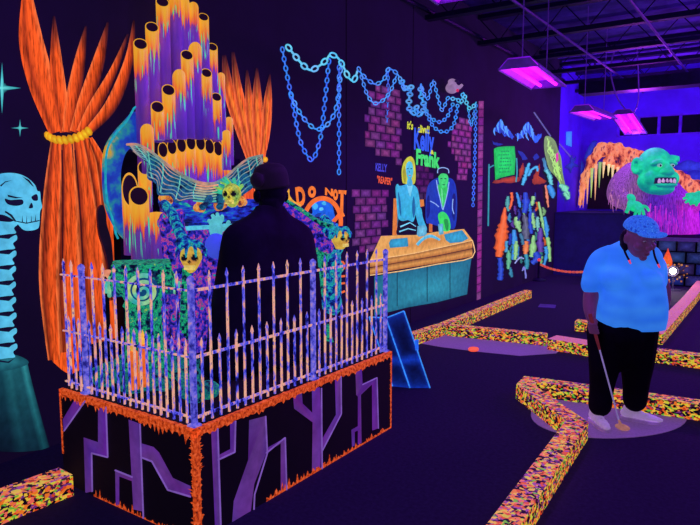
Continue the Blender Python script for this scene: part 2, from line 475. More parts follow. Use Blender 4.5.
branch(PR, zl([(525, 240), (540, 236), (538, 326), (490, 350), (490, 337), (526, 318)]), zl([(541, 236), (539, 327), (490, 350)]))
branch(PL, zl([(75, 168), (102, 176), (40, 264), (37, 232)]), zl([(102, 178), (41, 265)]))
branch(PL, zl([(140, 188), (161, 194), (166, 338), (120, 328), (122, 442), (103, 446), (98, 284), (140, 298)]), zl([(163, 195), (168, 342), (121, 330), (123, 442)]))
branch(PL, zl([(229, 232), (259, 243), (269, 500), (243, 494)]), zl([(262, 245), (272, 520)]))
branch(PL, zl([(262, 300), (302, 312), (318, 328), (358, 402), (410, 426), (410, 455), (345, 434), (298, 352), (262, 338)]), zl([(265, 342), (297, 354), (343, 437), (410, 457)]))
branch(PL, zl([(190, 380), (240, 400), (240, 412), (202, 398), (202, 492), (192, 487)]), zl([(190, 380), (240, 400)]))
# ============================================================ railing
ins = .035
fence = thing('iron_railing', 'blotchy blue and peach spiked railing standing on the black plinth', 'fence', (PX1-ins, PY0+ins, HP))
FX = PX1-ins; FY = PY0+ins
zt = hit(190, 291, 0, FX).z; zm = hit(196, 357, 0, FX).z; zb = HP+.045
print('rails', zt, zm, zb)
def yR(px): return hit(px, 300, 0, FX).y
def xL(px): return hit(px, 300, 1, FY).x
def picket(x, y, top):
    m = MB()
    w = .005
    m.box((x, y, (HP+.01+top)/2), (w*2, w*2, top-HP-.01), (0, 0, 0))
    # spear point
    m.lathe([(w*1.0, top-.004), (w*1.9, top+.005), (w*1.6, top+.014), (.001, top+.04)], (x, y, 0), (0, 0, 0), 8)
    return m.build('picket', M['fence'], fence)
def railpost(x, y, top):
    m = MB()
    w = .012
    m.box((x, y, (HP+.006+top)/2), (w*2, w*2, top-HP-.006), (0, 0, 0))
    m.box((x, y, HP+.011), (.05, .05, .01), (0, 0, 0))
    m.lathe([(.012, top), (.02, top+.004), (.017, top+.01), (.021, top+.022), (.015, top+.036), (.003, top+.044)], (x, y, 0), (0, 0, 0), 12)
    return m.build('post', M['post'], fence)
def rail(a, b):
    m = MB(); a = V(a); b = V(b)
    d = (b-a); L = d.length
    rot = V((1, 0, 0)).rotation_difference(d.normalized()).to_matrix()
    m.box((a+b)/2, (L, .008, .014), (0, 0, 0), rot)
    return m.build('rail', M['fence'], fence)
railpost(FX, FY, zt+.03)
yM = yR(313); yE = PY1-ins
railpost(FX, yM, zt+.03)
railpost(FX, yE, zt+.03)
xM = xL(82.5); xE = PX0+ins*.4
railpost(xM, FY, zt+.03)
for a, b in ((FY, yM), (yM, yE)):
    for z in (zt, zm, zb): rail((FX, a, z), (FX, b, z))
for a, b in ((FX, xM), (xM, xE)):
    for z in (zt, zm, zb): rail((a, FY, z), (b, FY, z))
def fill(a, b, n, axis):
    for i in range(1, n+1):
        t = i/(n+1)
        p = a+(b-a)*t
        top = (zt+.05) if i % 2 == 0 else (zm+.05)
        if axis == 'y': picket(FX, p, top)
        else: picket(p, FY, top)
fill(FY, yM, 15, 'y'); fill(yM, yE, 13, 'y'); fill(FX, xM, 17, 'x')
for t_, z_ in ((.25, zm), (.48, zt), (.72, zm)): picket(xM+(xE-xM)*t_, FY, z_+.05)
picket(xE-.002, FY+.02, zt+.05)
# ============================================================ kerbs
def kerb(name, pts, w, h, label, topm='kerbtop', ext=0.0):
    pts = [V((p.x, p.y, .005)) for p in pts]
    n = len(pts); L = []; R = []
    for i, p in enumerate(pts):
        d0 = (p-pts[i-1]).normalized() if i else None
        d1 = (pts[i+1]-p).normalized() if i < n-1 else None
        if d0 is None: d = d1; k = 1
        elif d1 is None: d = d0; k = 1
        else:
            d = (d0+d1).normalized(); k = min(1.35, 1/max(.35, d.dot(d0)))
        nrm = V((-d.y, d.x, 0))
        L.append(p+nrm*w/2*k); R.append(p-nrm*w/2*k)
    m = MB(); z = V((0, 0, h-.005))
    vs = [q for i in range(n) for q in (L[i], R[i], R[i]+z, L[i]+z)]
    side = []; top = []
    for i in range(n-1):
        a, b = 4*i, 4*i+4
        side += [(a, b, b+3, a+3), (a+1, a+2, b+2, b+1)]
        top.append((a+3, b+3, b+2, a+2))
    side += [(0, 3, 2, 1), (4*n-4, 4*n-3, 4*n-2, 4*n-1)]
    m.add(vs, side, (0, 0, 0), 0); m.f += top; m.m += [1]*len(top)
    o = m.build(name, [M['kerb'], M[topm]])
    bv = o.modifiers.new('b', 'BEVEL'); bv.width = .008; bv.segments = 2; bv.limit_method = 'ANGLE'
    return tag(o, label, 'kerb', 'speckled kerbs of the golf course')
hk = .13
K = lambda px, py: F(px, py, hk)
kerb('course_kerb', [K(492, 540), K(577, 421), K(525.5, 384.5), K(530.5, 378.8), K(545, 380.5), K(700, 402), K(900, 427)], .145, hk, 'orange speckled kerb zigzagging in the foreground past the standing person')
kerb('course_kerb', [K(388, 341), K(446, 322.5), K(528, 290)], .13, hk, 'straight speckled kerb running along the foot of the painted wall')
kerb('course_kerb', [K(449, 324.5), K(546.8, 333.9)], .13, hk, 'speckled kerb branching from the wall kerb and ending against the broad wedge')
pp = [F(548, 333, hk+.002), F(589, 336, hk+.002), F(592, 345, hk+.002), F(570, 344, hk+.002)]
kerb('course_kerb', [K(552, 336.5), K(604, 344.5)], .24, hk-.003, 'broad pink topped kerb wedge reaching behind the legs of the person', 'kerbfar')
kerb('course_kerb', [K(640, 347), K(700, 354.5), K(860, 375.5)], .15, hk, 'pink topped speckled kerb leaving the frame to the right behind the person')
kerb('course_kerb', [K(655, 333), K(690, 296), K(702, 281)], .17, hk, 'long lit kerb receding at the right edge toward the stone wall', 'kerbfar')
kerb('course_kerb', [K(576, 320), K(640, 326)], .16, hk, 'short speckled kerb end showing left of the person at hip height')
kerb('course_kerb', [K(-60, 520), K(-2, 495), K(66, 470.5)], .16, hk, 'speckled kerb at the bottom left corner beside the black plinth')
# ============================================================ floor items
def flatpad(name, pts, z, m, label, cat, group=None, zb0=0.0):
    mb = MB(); top = [V((p.x, p.y, z)) for p in pts]; bot = [V((p.x, p.y, zb0)) for p in pts]
    n = len(pts)
    mb.add(top+bot, [tuple(range(n))]+[(i, i+n, (i+1) % n+n, (i+1) % n) for i in range(n)], (0, 0, 0))
    return tag(mb.build(name, m), label, cat, group)
def ov(cx, cy, rx, ry, n=40, wob=0, ang=0):
    r = []
    for i in range(n):
        t = 2*math.pi*i/n
        k = 1+wob*math.sin(3*t+1)
        x = rx*k*math.cos(t); y = ry*k*math.sin(t)
        r.append((cx+x*math.cos(ang)-y*math.sin(ang), cy+x*math.sin(ang)+y*math.cos(ang)))
    return r
flatpad('putting_mat', [F(*p) for p in ov(607, 415, 78, 24, 48, .03, .03)], .004, M['pad'], 'rounded lavender putting mat under the feet of the person', 'putting mat', 'lavender putting mats')
flatpad('putting_mat', [F(*p) for p in [(418, 343), (440, 334), (462, 333), (500, 336), (545, 343), (562, 349), (556, 353.5), (520, 356), (480, 352), (440, 347)]], .004, M['pad'], 'long lavender putting mat beside the wall kerb', 'putting mat', 'lavender putting mats')
flatpad('hole_marker', [F(*p) for p in ov(473.5, 350.3, 5.2, 1.9, 20)], .02, plain('orange_disc_plastic', (250, 100, 60), .5, (255, 95, 60), .8), 'small flat orange disc lying on the long putting mat', 'marker', None, .0045)
flatpad('floor_plate', [F(*p) for p in [(540, 304.5), (556, 305.5), (555, 308.5), (538, 307.5)]], .01, plain('violet_plate', (70, 45, 120), .6, (50, 25, 100), .4), 'small dim violet plate lying flat on the dark floor', 'plate')
# leaning blue panel beside the plinth
d0 = (F(410, 388)-EYE).dot(FH)
lean = thing('leaning_board', 'glowing blue board leaning against the right end of the plinth', 'board', F(410, 388))
def LB(px, py, k): return DD(px, py, d0+k)
t1, t2, b2, b3 = LB(386, 318, .18), LB(404, 311, .18), LB(410, 388, 0), LB(430, 388, 0)
BD, BL, BH = (8, 24, 120), (20, 70, 220), (60, 150, 255)
def panel(a, b, c, d, name):   # a top-left b top-right c bottom-right d bottom-left
    a, b, c, d = map(V, (a, b, c, d)); m = MB(); nr, nc = 24, 8; rows = []; cols = []
    for i in range(nr+1):
        r = []; cc = []
        for j in range(nc+1):
            u, v = j/nc, i/nr
            p = a.lerp(b, u).lerp(d.lerp(c, u), v); r.append(p)
            k = max(math.exp(-((v-.62)/.07)**2)*.8, math.exp(-min(u, 1-u)*7)*.75, math.exp(-min(v, 1-v)*10)*.7)
            cc.append(mixc((6, 14, 62), BL, min(1, k)))
        rows.append(r); cols.append(cc)
    m.grid(rows, cols)
    nn = (b-a).cross(d-a).normalized()
    if nn.dot(EYE-a) > 0: nn = -nn
    back = nn*.035
    q = [a, b, c, d]; q2 = [p+back for p in q]
    m.add(q+q2, [(4, 5, 6, 7), (0, 1, 5, 4), (1, 2, 6, 5), (2, 3, 7, 6), (3, 0, 4, 7)], BL)
    o = m.build(name, M['glow'], lean)
    e = MB()
    for x, y in ((a, b), (b, c), (d, a)): e.tube([x, y], .006, BH, 6)
    e.build('edge_line', M['glow'], o)
    return o
panel(t1, t2, b3, b2, 'front_board')
wv = RT*-.15+FH*.05
panel(t1+wv, t1, b2, b2+wv, 'side_board')
MB().box(LB(414.5, 345, .1)+RT*.02, (.03, .03, .09), (40, 110, 250), Matrix.Rotation(YAW, 3, 'Z')).build('latch', M['glow'], lean)
# ============================================================ wall paintings
def catmull(pts, n=6):
    out = []
    P_ = [pts[0]]+list(pts)+[pts[-1]]
    for i in range(1, len(P_)-2):
        p0, p1, p2, p3 = P_[i-1], P_[i], P_[i+1], P_[i+2]
        for k in range(n):
            t = k/n
            out.append(tuple(.5*((2*p1[a])+(-p0[a]+p2[a])*t+(2*p0[a]-5*p1[a]+4*p2[a]-p3[a])*t*t+(-p0[a]+3*p1[a]-3*p2[a]+p3[a])*t**3) for a in range(len(p1))))
    out.append(tuple(pts[-1]))
    return out
def ribbon(mb, pts, widths, cross, fn, off, n=6, fade=None, jag=0.0):
    """pts on the photo's wall, widths across, cross = colours across the stroke"""
    q = catmull([(p[0], p[1], w) for p, w in zip(pts, widths)], n)
    rows = []; cols = []; N = len(q)
    for i, (x, y, w) in enumerate(q):
        if jag: w *= 1+random.uniform(-.9, .75)*jag; x += random.uniform(-.8, .8)*jag
        a = q[max(0, i-1)]; b = q[min(N-1, i+1)]
        dx, dy = b[0]-a[0], b[1]-a[1]; l = math.hypot(dx, dy) or 1
        nx, ny = -dy/l, dx/l
        r = []; c = []
        for k, col in enumerate(cross):
            t = k/(len(cross)-1)-.5
            r.append(fn(x+nx*w*t, y+ny*w*t, off))
            if fade: col = mixc(col, fade[0], max(0, 1-(i/(N-1))/fade[1]))
            c.append(col)
        rows.append(r); cols.append(c)
    mb.grid(rows, cols)
def mural(name, label, cat, c, group=None, fn=W):
    return thing(name, label, cat, fn(c[0], c[1], 0.0), 0, group)
def polys(items, fn, off, name, parent, mat='mural', soft=True):
    m = MB()
    for i, (pts, col) in enumerate(items):
        p3 = [fn(x, y, off+.0006*i) for x, y in pts]
        m.poly(p3, [jit(col, 8) for _ in p3])
    return m.build(name, M[mat], parent)
def smooth_closed(pts, n=4):
    P_ = [pts[-1]]+list(pts)+[pts[0], pts[1]]
    out = []
    for i in range(1, len(P_)-2):
        p0, p1, p2, p3 = P_[i-1], P_[i], P_[i+1], P_[i+2]
        for k in range(n):
            t = k/n
            out.append(tuple(.5*((2*p1[a])+(-p0[a]+p2[a])*t+(2*p0[a]-5*p1[a]+4*p2[a]-p3[a])*t*t+(-p0[a]+3*p1[a]-3*p2[a]+p3[a])*t**3) for a in (0, 1)))
    return out
SC_ = smooth_closed
OR, ORD, ORL, ORX = (252, 92, 30), (110, 30, 16), (255, 120, 60), (40, 14, 34)
BG = (22, 14, 40)
# ---- left curtain
cur = mural('curtain_picture', 'tall orange curtain painted on the black wall, tied with a yellow rope beside the skeleton', 'painting', (70, 250))
mb = MB()
petal = [ # upper drape, fanning out of the tie
 ([(27, -6), (31, 40), (42, 85), (57, 132)], [10, 24, 26, 16], ORL, OR),
 ([(54, 16), (56, 60), (60, 100), (65, 132)], [2, 12, 15, 10], ORL, OR),
 ([(86, 26), (80, 60), (73, 100), (67, 132)], [2, 11, 15, 10], OR, ORL),
 ([(108, 22), (99, 60), (86, 100), (74, 132)], [2, 12, 15, 9], OR, ORL),
 ([(128, 34), (113, 72), (95, 106), (80, 132)], [2, 8, 13, 8], OR, ORL),
 ([(134, 20), (129, 60), (112, 104), (88, 132)], [2, 9, 13, 8], OR, ORL)]
for i, (p, w, a, b) in enumerate(petal):
    ribbon(mb, p, w, [a, OR, OR, mixc(OR, ORD, .6), b] if i < 2 else [mixc(OR, ORX, .9), mixc(OR, ORD, .7), mixc(OR, ORD, .2), OR, b], W, .006+.0008*i, 10, (ORX, .3) if i else None)
mb.build('upper_drape', M['curtain'], cur)
mb = MB()
low = [
 ([(56, 140), (53, 200), (51, 280), (54, 360)], [10, 20, 24, 12]),
 ([(66, 140), (68, 200), (68, 280), (72, 352)], [10, 18, 24, 26]),
 ([(78, 140), (86, 200), (94, 280), (108, 340)], [11, 20, 30, 34]),
 ([(86, 138), (97, 180), (108, 240), (116, 300)], [7, 14, 17, 18]),
 ([(90, 138), (100, 160), (104, 185), (105, 206)], [5, 10, 11, 8])]
for i, (p, w) in enumerate(low):
    ribbon(mb, p, w, [ORL, OR, mixc(OR, ORD, .3), OR, mixc(OR, ORD, .5), mixc(OR, ORD, .95), ORL], W, .006+.0008*i, 10)
mb.poly([W(x, y, .0055) for x, y in [(50, 330), (52, 345), (49, 352), (53, 362), (62, 370), (70, 375), (80, 370), (82, 358), (74, 345)]], OR)
mb.build('lower_drape', M['curtain'], cur)
mb = MB()
for c in ([(101, 205), (97, 212), (99, 235), (106, 258), (112, 300)], [(62, 150), (63, 200), (62, 280)], [(75, 150), (80, 210), (84, 280)], [(72, 300), (76, 330), (80, 352)]):
    ribbon(mb, c, [1.6]*len(c), [(70, 18, 24)]*2, W, .0125, 6)
mb.poly([W(x, y, .012) for x, y in SC_([(98, 208), (103, 205), (106, 214), (107, 225), (112, 245), (114, 290), (106, 262), (100, 240), (97, 220)])], (24, 12, 34))
mb.build('fold_line', M['mural'], cur)
mb = MB()
rope = [(48, 136), (55, 139.5), (65, 140), (76, 138), (85, 134), (91, 129)]
q = catmull(rope, 4)
for i, (x, y) in enumerate(q[:-1:2]):
    c = [(x+dx*math.cos(-.6)*3.4-dy*math.sin(-.6)*5.2, y+dx*math.sin(-.6)*3.4+dy*math.cos(-.6)*5.2) for dx, dy in [(math.cos(t*.7), math.sin(t*.7)) for t in range(9)]]
    mb.fan([W(px, py, .014+.0003*i) for px, py in c], (255, 215, 40), (225, 140, 15))
mb.build('rope_tie', M['mural'], cur)
# ---- right curtain
cur2 = mural('curtain_picture', 'smaller orange curtain painted right of the organ pipes, behind the head of the dark figure', 'painting', (250, 130))
mb = MB()
pet2 = [([(224, 55), (229, 90), (240, 125), (250, 158)], [4, 11, 12, 8]), ([(233, 52), (238, 90), (246, 125), (253, 158)], [3, 9, 11, 8]),
        ([(247, 70), (249, 100), (252, 130), (256, 158)], [2, 8, 10, 7]), ([(257, 68), (257, 100), (258, 130), (258, 158)], [2, 10, 11, 7]),
        ([(270, 74), (268, 100), (266, 130), (262, 158)], [1, 8, 9, 6])]
for i, (p, w) in enumerate(pet2):
    ribbon(mb, p, w, [ORL, OR, (250, 130, 40), mixc(OR, ORD, .4), ORL], W, .006+.0008*i, 8, (ORX, .35))
mb.build('upper_drape', M['curtain'], cur2)
mb = MB()
for i, (p, w) in enumerate([([(252, 162), (250, 200), (249, 260)], [8, 14, 20]), ([(259, 162), (262, 200), (264, 260)], [8, 16, 20])]):
    ribbon(mb, p, w, [ORL, OR, mixc(OR, ORD, .3), OR, ORL], W, .006+.0008*i, 8)
mb.build('lower_drape', M['curtain'], cur2)
mb = MB()
for i in range(5):
    x, y = 249+i*4, 161-abs(i-1.5)*.6
    mb.fan([W(x+3*math.cos(t*.7), y+3*math.sin(t*.7), .014+.0003*i) for t in range(9)], (255, 205, 40), (225, 140, 15))
mb.build('rope_tie', M['mural'], cur2)
# ---- stars
def star(cx, cy, rx, ry, label):
    mb = MB(); n = 8; pts = []
    for i in range(n):
        k = 1 if i % 2 == 0 else .14
        t = 2*math.pi*i/n
        pts.append(W(cx+rx*k*math.cos(t), cy+ry*k*math.sin(t), .008))
    mb.fan(pts, (120, 250, 240), (40, 150, 160), W(cx, cy, .008))
    mb.fan([W(cx+rx*.3*math.cos(t*.6), cy+rx*.3*math.sin(t*.6), .006) for t in range(10)], (90, 220, 215), (24, 60, 80))
    tag(mb.build('star_picture', M['mural']), label, 'painting', 'painted stars')
star(2, 88, 19, 26, 'larger teal four-pointed star painted beside the top of the tall curtain')
star(20, 128, 9, 9, 'small teal four-pointed star painted just above the skeleton skull')
# ---- skeleton in profile on a teal pedestal
SKC, SKD, INK = (96, 205, 240), (48, 140, 195), (18, 18, 52)
sk = mural('skeleton_picture', 'light blue skull and backbone painted at the left edge of the black wall', 'painting', (15, 250))
zs = zf(0, 160, 60/225)
sq = SC_(zs([(-60, 100), (-30, 65), (10, 50), (60, 50), (100, 65), (130, 92), (140, 115), (150, 120), (153, 150), (158, 175), (150, 195), (148, 240), (140, 258), (110, 265), (85, 260), (62, 235), (40, 218), (10, 205), (-40, 195)]), 5)
mb = MB(); mb.poly([W(x, y, .006) for x, y in sq], [mixc(SKC, SKD, max(0, min(.6, (12-x)/40))) for x, y in sq])
mb.build('skull', M['mural'], sk)
polys([(SC_(zs(p)), INK) for p in [[(18, 145), (40, 150), (82, 148), (86, 165), (60, 172), (28, 165)], [(118, 138), (138, 128), (142, 150), (126, 152)], [(108, 180), (118, 160), (124, 178)]]]
      + [(zs(p), INK) for p in [[(60, 228), (100, 235), (148, 225), (148, 229), (100, 239), (62, 232)], [(20, 190), (45, 205), (62, 230), (56, 232), (38, 210), (18, 196)], [(82, 60), (110, 75), (128, 100), (122, 98), (104, 80)],
        [(0, 95), (20, 80), (45, 76), (20, 84), (4, 100)], [(84, 205), (86, 232), (82, 232)], [(100, 206), (102, 236), (98, 236)], [(118, 206), (119, 234), (115, 234)], [(134, 202), (135, 228), (131, 228)], [(28, 130), (60, 138), (88, 142), (60, 144), (30, 138)]]], W, .0085, 'ink_line', sk)
mb = MB()
for i in range(9):
    y = 228+i*15.5; w = 15-i*.25; dx = -1.5*math.sin(i*.5)
    pts = SC_([(-6+dx, y-6), (w-5+dx, y-6), (w+2+dx, y-8.5), (w+3+dx, y-4), (w-1+dx, y), (w+1+dx, y+5), (w-6+dx, y+6), (-6+dx, y+6.5)], 4)
    mb.poly([W(a, b, .006+.0003*i) for a, b in pts], [mixc(SKC, SKD, .05+.35*max(0, min(1, (6-a)/14))) for a, b in pts])
mb.build('backbone', M['mural'], sk)
mb = MB()
for i in range(9):
    y = 234.5+i*15.5
    mb.poly([W(a, b, .0095) for a, b in [(-4, y+1), (8, y+3), (15, y-.5), (9, y+4.5), (-4, y+3.2)]], INK)
mb.build('ink_line', M['mural'], sk)
TE, TED = (40, 140, 150), (14, 26, 48)
pd = MB()
rows = []; cols = []
for i in range(9):
    t = i/8; r = []; cc = []
    for k in range(15):
        u = k/14; y = 360+t*(88-14*u*0)+4*math.sin(u*3); xr = 27+23*t**1.1
        r.append(W(-26+(xr+26)*u, y, .006))
        s = math.exp(-((u-.93)/.05)**2)*.9+math.exp(-((u-.62)/.07)**2)*.5+.35*math.exp(-((u-.78)/.1)**2)
        cc.append(mixc(mixc((26, 90, 106), (14, 30, 52), t), mixc((60, 170, 178), (36, 130, 140), t), min(1, s*(1.1-.45*t))))
    rows.append(r); cols.append(cc)
pd.grid(rows, cols)
pd.fan([W(x, y, .008) for x, y in SC_([(-8, 356), (10, 354), (24, 358), (28, 364), (10, 370), (-8, 370)])], (50, 150, 165), (30, 96, 112))
tag(pd.build('pedestal_picture', M['mural_dim']), 'teal draped pedestal painted below the skeleton', 'painting')
# ---- chains
CH1, CH2, CHT = (60, 140, 255), (42, 110, 250), (95, 205, 245)
CHN = [0]
def chain(pts, link, wid, col, label, dark=None, name='chain_picture', group='painted chains'):
    CHN[0] += 1; co = .004+.0022*(CHN[0] % 4)
    q = catmull(pts, 10); mb = MB()
    L = [0]
    for a, b in zip(q[:-1], q[1:]): L.append(L[-1]+math.hypot(b[0]-a[0], b[1]-a[1]))
    def at(s):
        s = max(0, min(L[-1], s))
        for i in range(1, len(L)):
            if L[i] >= s:
                t = (s-L[i-1])/max(1e-6, L[i]-L[i-1])
                a, b = q[i-1], q[i]
                d = (b[0]-a[0], b[1]-a[1]); l = math.hypot(*d) or 1
                return a[0]+d[0]*t, a[1]+d[1]*t, d[0]/l, d[1]/l
        return q[-1][0], q[-1][1], 0, 1
    s = link*.5; k = 0
    while s < L[-1]:
        x, y, dx, dy = at(s)
        c = jit(col, 18)
        if k % 2 == 0:
            ra, rb = link*.64, wid*.56; tk = max(.9, wid*.31); n = 14
            out = []; inn = []; oc = []; ic = []
            for j in range(n+1):
                t = 2*math.pi*j/n
                u, v = math.cos(t), math.sin(t)
                out.append(W(x+dx*u*ra-dy*v*rb, y+dy*u*ra+dx*v*rb, co+.0003*(k % 3)))
                inn.append(W(x+dx*u*(ra-tk)-dy*v*max(.1, rb-tk), y+dy*u*(ra-tk)+dx*v*max(.1, rb-tk), co+.0003*(k % 3)))
                oc.append(mixc(c, (10, 20, 80), .25) if dark else c); ic.append(mixc(c, (200, 240, 255), .25))
            mb.grid([out, inn], [oc, ic])
        else:
            ra, rb = link*.6, wid*.19
            pts2 = [W(x+dx*u*ra-dy*v*rb, y+dy*u*ra+dx*v*rb, co+.0012) for u, v in [(math.cos(j*math.pi/5), math.sin(j*math.pi/5)) for j in range(10)]]
            mb.fan(pts2, mixc(c, (200, 240, 255), .2), c)
        s += link*.86; k += 1
    return tag(mb.build(name, M['mural']), label, 'painting', group)
chain([(286, 46), (288, 47), (296, 57), (304, 66), (311, 70), (319, 66), (326, 60), (330, 54)], 7, 6, CHT, 'thick pale blue chain swag painted beside the top of the smaller curtain')
chain([(330, 54), (338, 58), (344, 68), (349, 78), (354, 80), (358, 69)], 7, 5.5, CHT, 'thick pale blue chain painted dropping right of the second chain peak')
chain([(358, 67), (361, 73), (368, 80), (376, 84), (384, 79), (389, 69), (398, 75), (404, 88), (410, 90)], 5, 4, CH1, 'thin blue chain swag painted above the left brick patch')
chain([(282, 47), (287, 75), (293, 105), (300, 140), (309, 158), (314, 158), (321, 135), (325, 100), (329, 60)], 5.5, 4.5, CH2, 'longest blue chain painted in a deep V right of the organ')
chain([(290, 92), (297, 108), (306, 121), (316, 129), (326, 126), (335, 112), (339, 90), (341, 62)], 5.5, 4.5, CH1, 'blue chain painted in a shallower loop inside the deep V chain')
chain([(339, 65), (339, 120), (339, 176)], 5.5, 4, CH2, 'straight blue chain painted hanging above the word NOT')
chain([(361, 75), (367, 94), (374, 103), (382, 101), (390, 92), (396, 77)], 4.5, 3.6, CH1, 'short blue chain loop painted across the left brick patch')
chain([(388, 68), (388, 95), (387, 123)], 4.5, 3, CH2, 'short straight blue chain painted down the left brick patch')
chain([(401, 80), (406, 89), (411, 87), (409, 100), (410, 111), (413.5, 113), (416, 107), (419, 114), (422, 114), (424, 106), (421, 94), (421, 85)], 4.2, 6.2, (60, 150, 235), 'bunched blue chain painted just above the yellow words')
chain([(421, 86), (426, 98), (429, 96), (433, 81), (437, 94), (442, 110), (448, 98), (453, 101)], 4, 3.4, CH1, 'zigzag blue chain painted left of the small wall figure')
chain([(451, 99), (457, 99), (461, 103), (463.5, 93), (467, 104), (471, 109), (477, 101)], 3.6, 4, (70, 190, 230), 'zigzag teal chain painted under the small wall figure')
chain([(424, 104), (429, 116), (439, 122), (447, 117), (453, 104)], 3.4, 3.8, CHT and (45, 130, 235), 'upper of two nested blue chain loops painted right of the yellow words')
chain([(424, 107), (433, 126), (444, 132), (453, 126), (457, 110), (457.5, 103)], 3.4, 3.8, (45, 130, 235), 'lower of two nested blue chain loops painted right of the yellow words')
chain([(468.5, 109), (470, 123), (471.5, 125), (473.5, 117), (474, 109)], 3.2, 2.6, (50, 140, 235), 'tiny blue chain loop painted beside the brick strip')
chain([(476, 104), (475, 150), (473, 206)], 3.4, 3.2, (40, 110, 230), 'long straight blue chain painted left of the brick strip')
# ---- brick patches
def inside(p, poly):
    x, y = p; c = False; n = len(poly)
    for i in range(n):
        x1, y1 = poly[i]; x2, y2 = poly[(i+1) % n]
        if (y1 > y) != (y2 > y) and x < (x2-x1)*(y-y1)/(y2-y1)+x1: c = not c
    return c
def bricks(poly, label, bw=.23, bh=.092, col=(150, 62, 150)):
    w3 = [W(x, y, .004) for x, y in poly]
    yz = [(p.y, p.z) for p in w3]
    y0, y1 = min(a for a, b in yz), max(a for a, b in yz); z0, z1 = min(b for a, b in yz), max(b for a, b in yz)
    mb = MB(); r = 0; z = z0
    while z < z1:
        y = y0-(bw/2 if r % 2 else 0)
        while y < y1:
            cy, cz = y+bw/2, z+bh/2
            a, b = y, y+bw*.93
            if inside((cy, cz), yz) or inside((a+.05, cz), yz) or inside((b-.05, cz), yz):
                if not inside((a+.02, cz), yz): a += bw*random.uniform(.2, .5)
                if not inside((b-.02, cz), yz): b -= bw*random.uniform(.2, .5)
                if b-a > .05:
                    c = jit(col, 16); d = mixc(c, BG, .55)
                    q = [V((WX+.005, a, z+.008)), V((WX+.005, b, z+.008)), V((WX+.005, b, z+bh)), V((WX+.005, a, z+bh))]
                    mb.fan(q, c, d)
            y += bw
        z += bh; r += 1
    return tag(mb.build('brick_picture', M['brick']), label, 'painting', 'painted brick patches')
bricks([(370, 88), (384, 82), (401, 94), (401, 166), (393, 160), (374, 155), (365, 142), (367, 112)], 'tall magenta brick patch painted under the chains, left of the yellow words')
bricks([(356, 193), (388, 193), (386, 222), (384, 240), (380, 251), (357, 251), (355, 220)], 'magenta brick patch painted between the DO NOT sign and the painted desk')
bricks([(454, 124), (463, 116), (473, 125), (472, 162), (467, 181), (459, 179), (455, 162), (448, 147)], 'magenta brick patch painted right of the show title', col=(175, 70, 165))
bricks([(416, 167), (430, 167), (430, 200), (417, 200)], 'small dark brick patch painted between the two seated figures', col=(95, 40, 110))
bx = MB()
for i in range(24):
    t0, t1_ = i/24, (i+.93)/24
    xl, xr_ = 478.6, 483.8
    c = jit((165, 65, 150), 22)
    q = [(xl-2*t0, 101+201*t0), (xr_-3*t0, 101+199*t0), (xr_-3*t1_, 101+199*t1_), (xl-2*t1_, 101+201*t1_)]
    bx.fan([W(x, y, .006) for x, y in q], c, mixc(c, BG, .3))
tag(bx.build('brick_picture', M['brick']), 'single file magenta brick strip painted from chain height down to the floor', 'painting', 'painted brick patches')
# ---- lettering
def letters(txt, BLp, BRp, TLp, fn, off, col, bold=.02, shear=0.0, space=1.0):
    cu = bpy.data.curves.new('lettering', 'FONT'); cu.body = txt; cu.offset = bold; cu.shear = shear; cu.space_character = space
    cu.resolution_u = 3
    o = bpy.data.objects.new('lettering', cu); COL.objects.link(o)
    bpy.context.view_layer.update()
    me = bpy.data.meshes.new_from_object(o.evaluated_get(bpy.context.evaluated_depsgraph_get()))
    vs = [v.co.copy() for v in me.vertices]; fs = [tuple(p.vertices) for p in me.polygons]
    bpy.data.objects.remove(o); bpy.data.curves.remove(cu); bpy.data.meshes.remove(me)
    x0 = min(v.x for v in vs); x1 = max(v.x for v in vs); y1 = max(v.y for v in vs); y0 = min(0, 0)
    out = []
    for v in vs:
        u = (v.x-x0)/(x1-x0); w = v.y/y1
        out.append(fn(BLp[0]+(BRp[0]-BLp[0])*u+(TLp[0]-BLp[0])*w, BLp[1]+(BRp[1]-BLp[1])*u+(TLp[1]-BLp[1])*w, off))
    mb = MB(); mb.add(out, fs, col)
    return mb
def lettering(parts, name, label):
    mb = MB()
    for p in parts:
        q = letters(*p); n = len(mb.v)
        mb.v += q.v; mb.f += [tuple(i+n for i in f) for f in q.f]; mb.c += q.c; mb.t += q.t; mb.m += q.m
    return tag(mb.build(name, M['mural']), label, 'lettering')
YEL = (225, 235, 60)
lettering([("it's", (407, 128.5), (413, 129.5), (407.4, 120.5), W, .009, YEL, .03), ("alive!!", (418, 132), (429.5, 133.5), (418, 124.5), W, .009, YEL, .04)], 'lettering_picture', 'yellow words painted above the blue name')
lettering([("Kelly", (414, 148.5), (434, 151.5), (414.3, 127.5), W, .009, (50, 100, 240), .035)], 'lettering_picture', 'large blue name painted between the yellow words and the green name')
lettering([("&", (430.5, 153.8), (434, 154.4), (430.6, 149.8), W, .012, YEL, .03)], 'lettering_picture', 'small yellow ampersand painted right of the blue name')
gl = lettering([("Frank", (416, 163.5), (440, 168), (416.3, 148.5), W, .010, (70, 235, 110), .05)], 'lettering_picture', 'large green name painted below the blue name')
lettering([("KELLY", (375.5, 170.5), (387, 172), (375.7, 163), W, .009, (75, 75, 215), .03)], 'lettering_picture', 'dim violet capitals painted on the wall left of the blond figure')
lettering([('"REAPER"', (377, 182.5), (392, 185), (377.2, 175.5), W, .009, (245, 95, 50), .03)], 'lettering_picture', 'orange quoted word painted left of the blond figure')
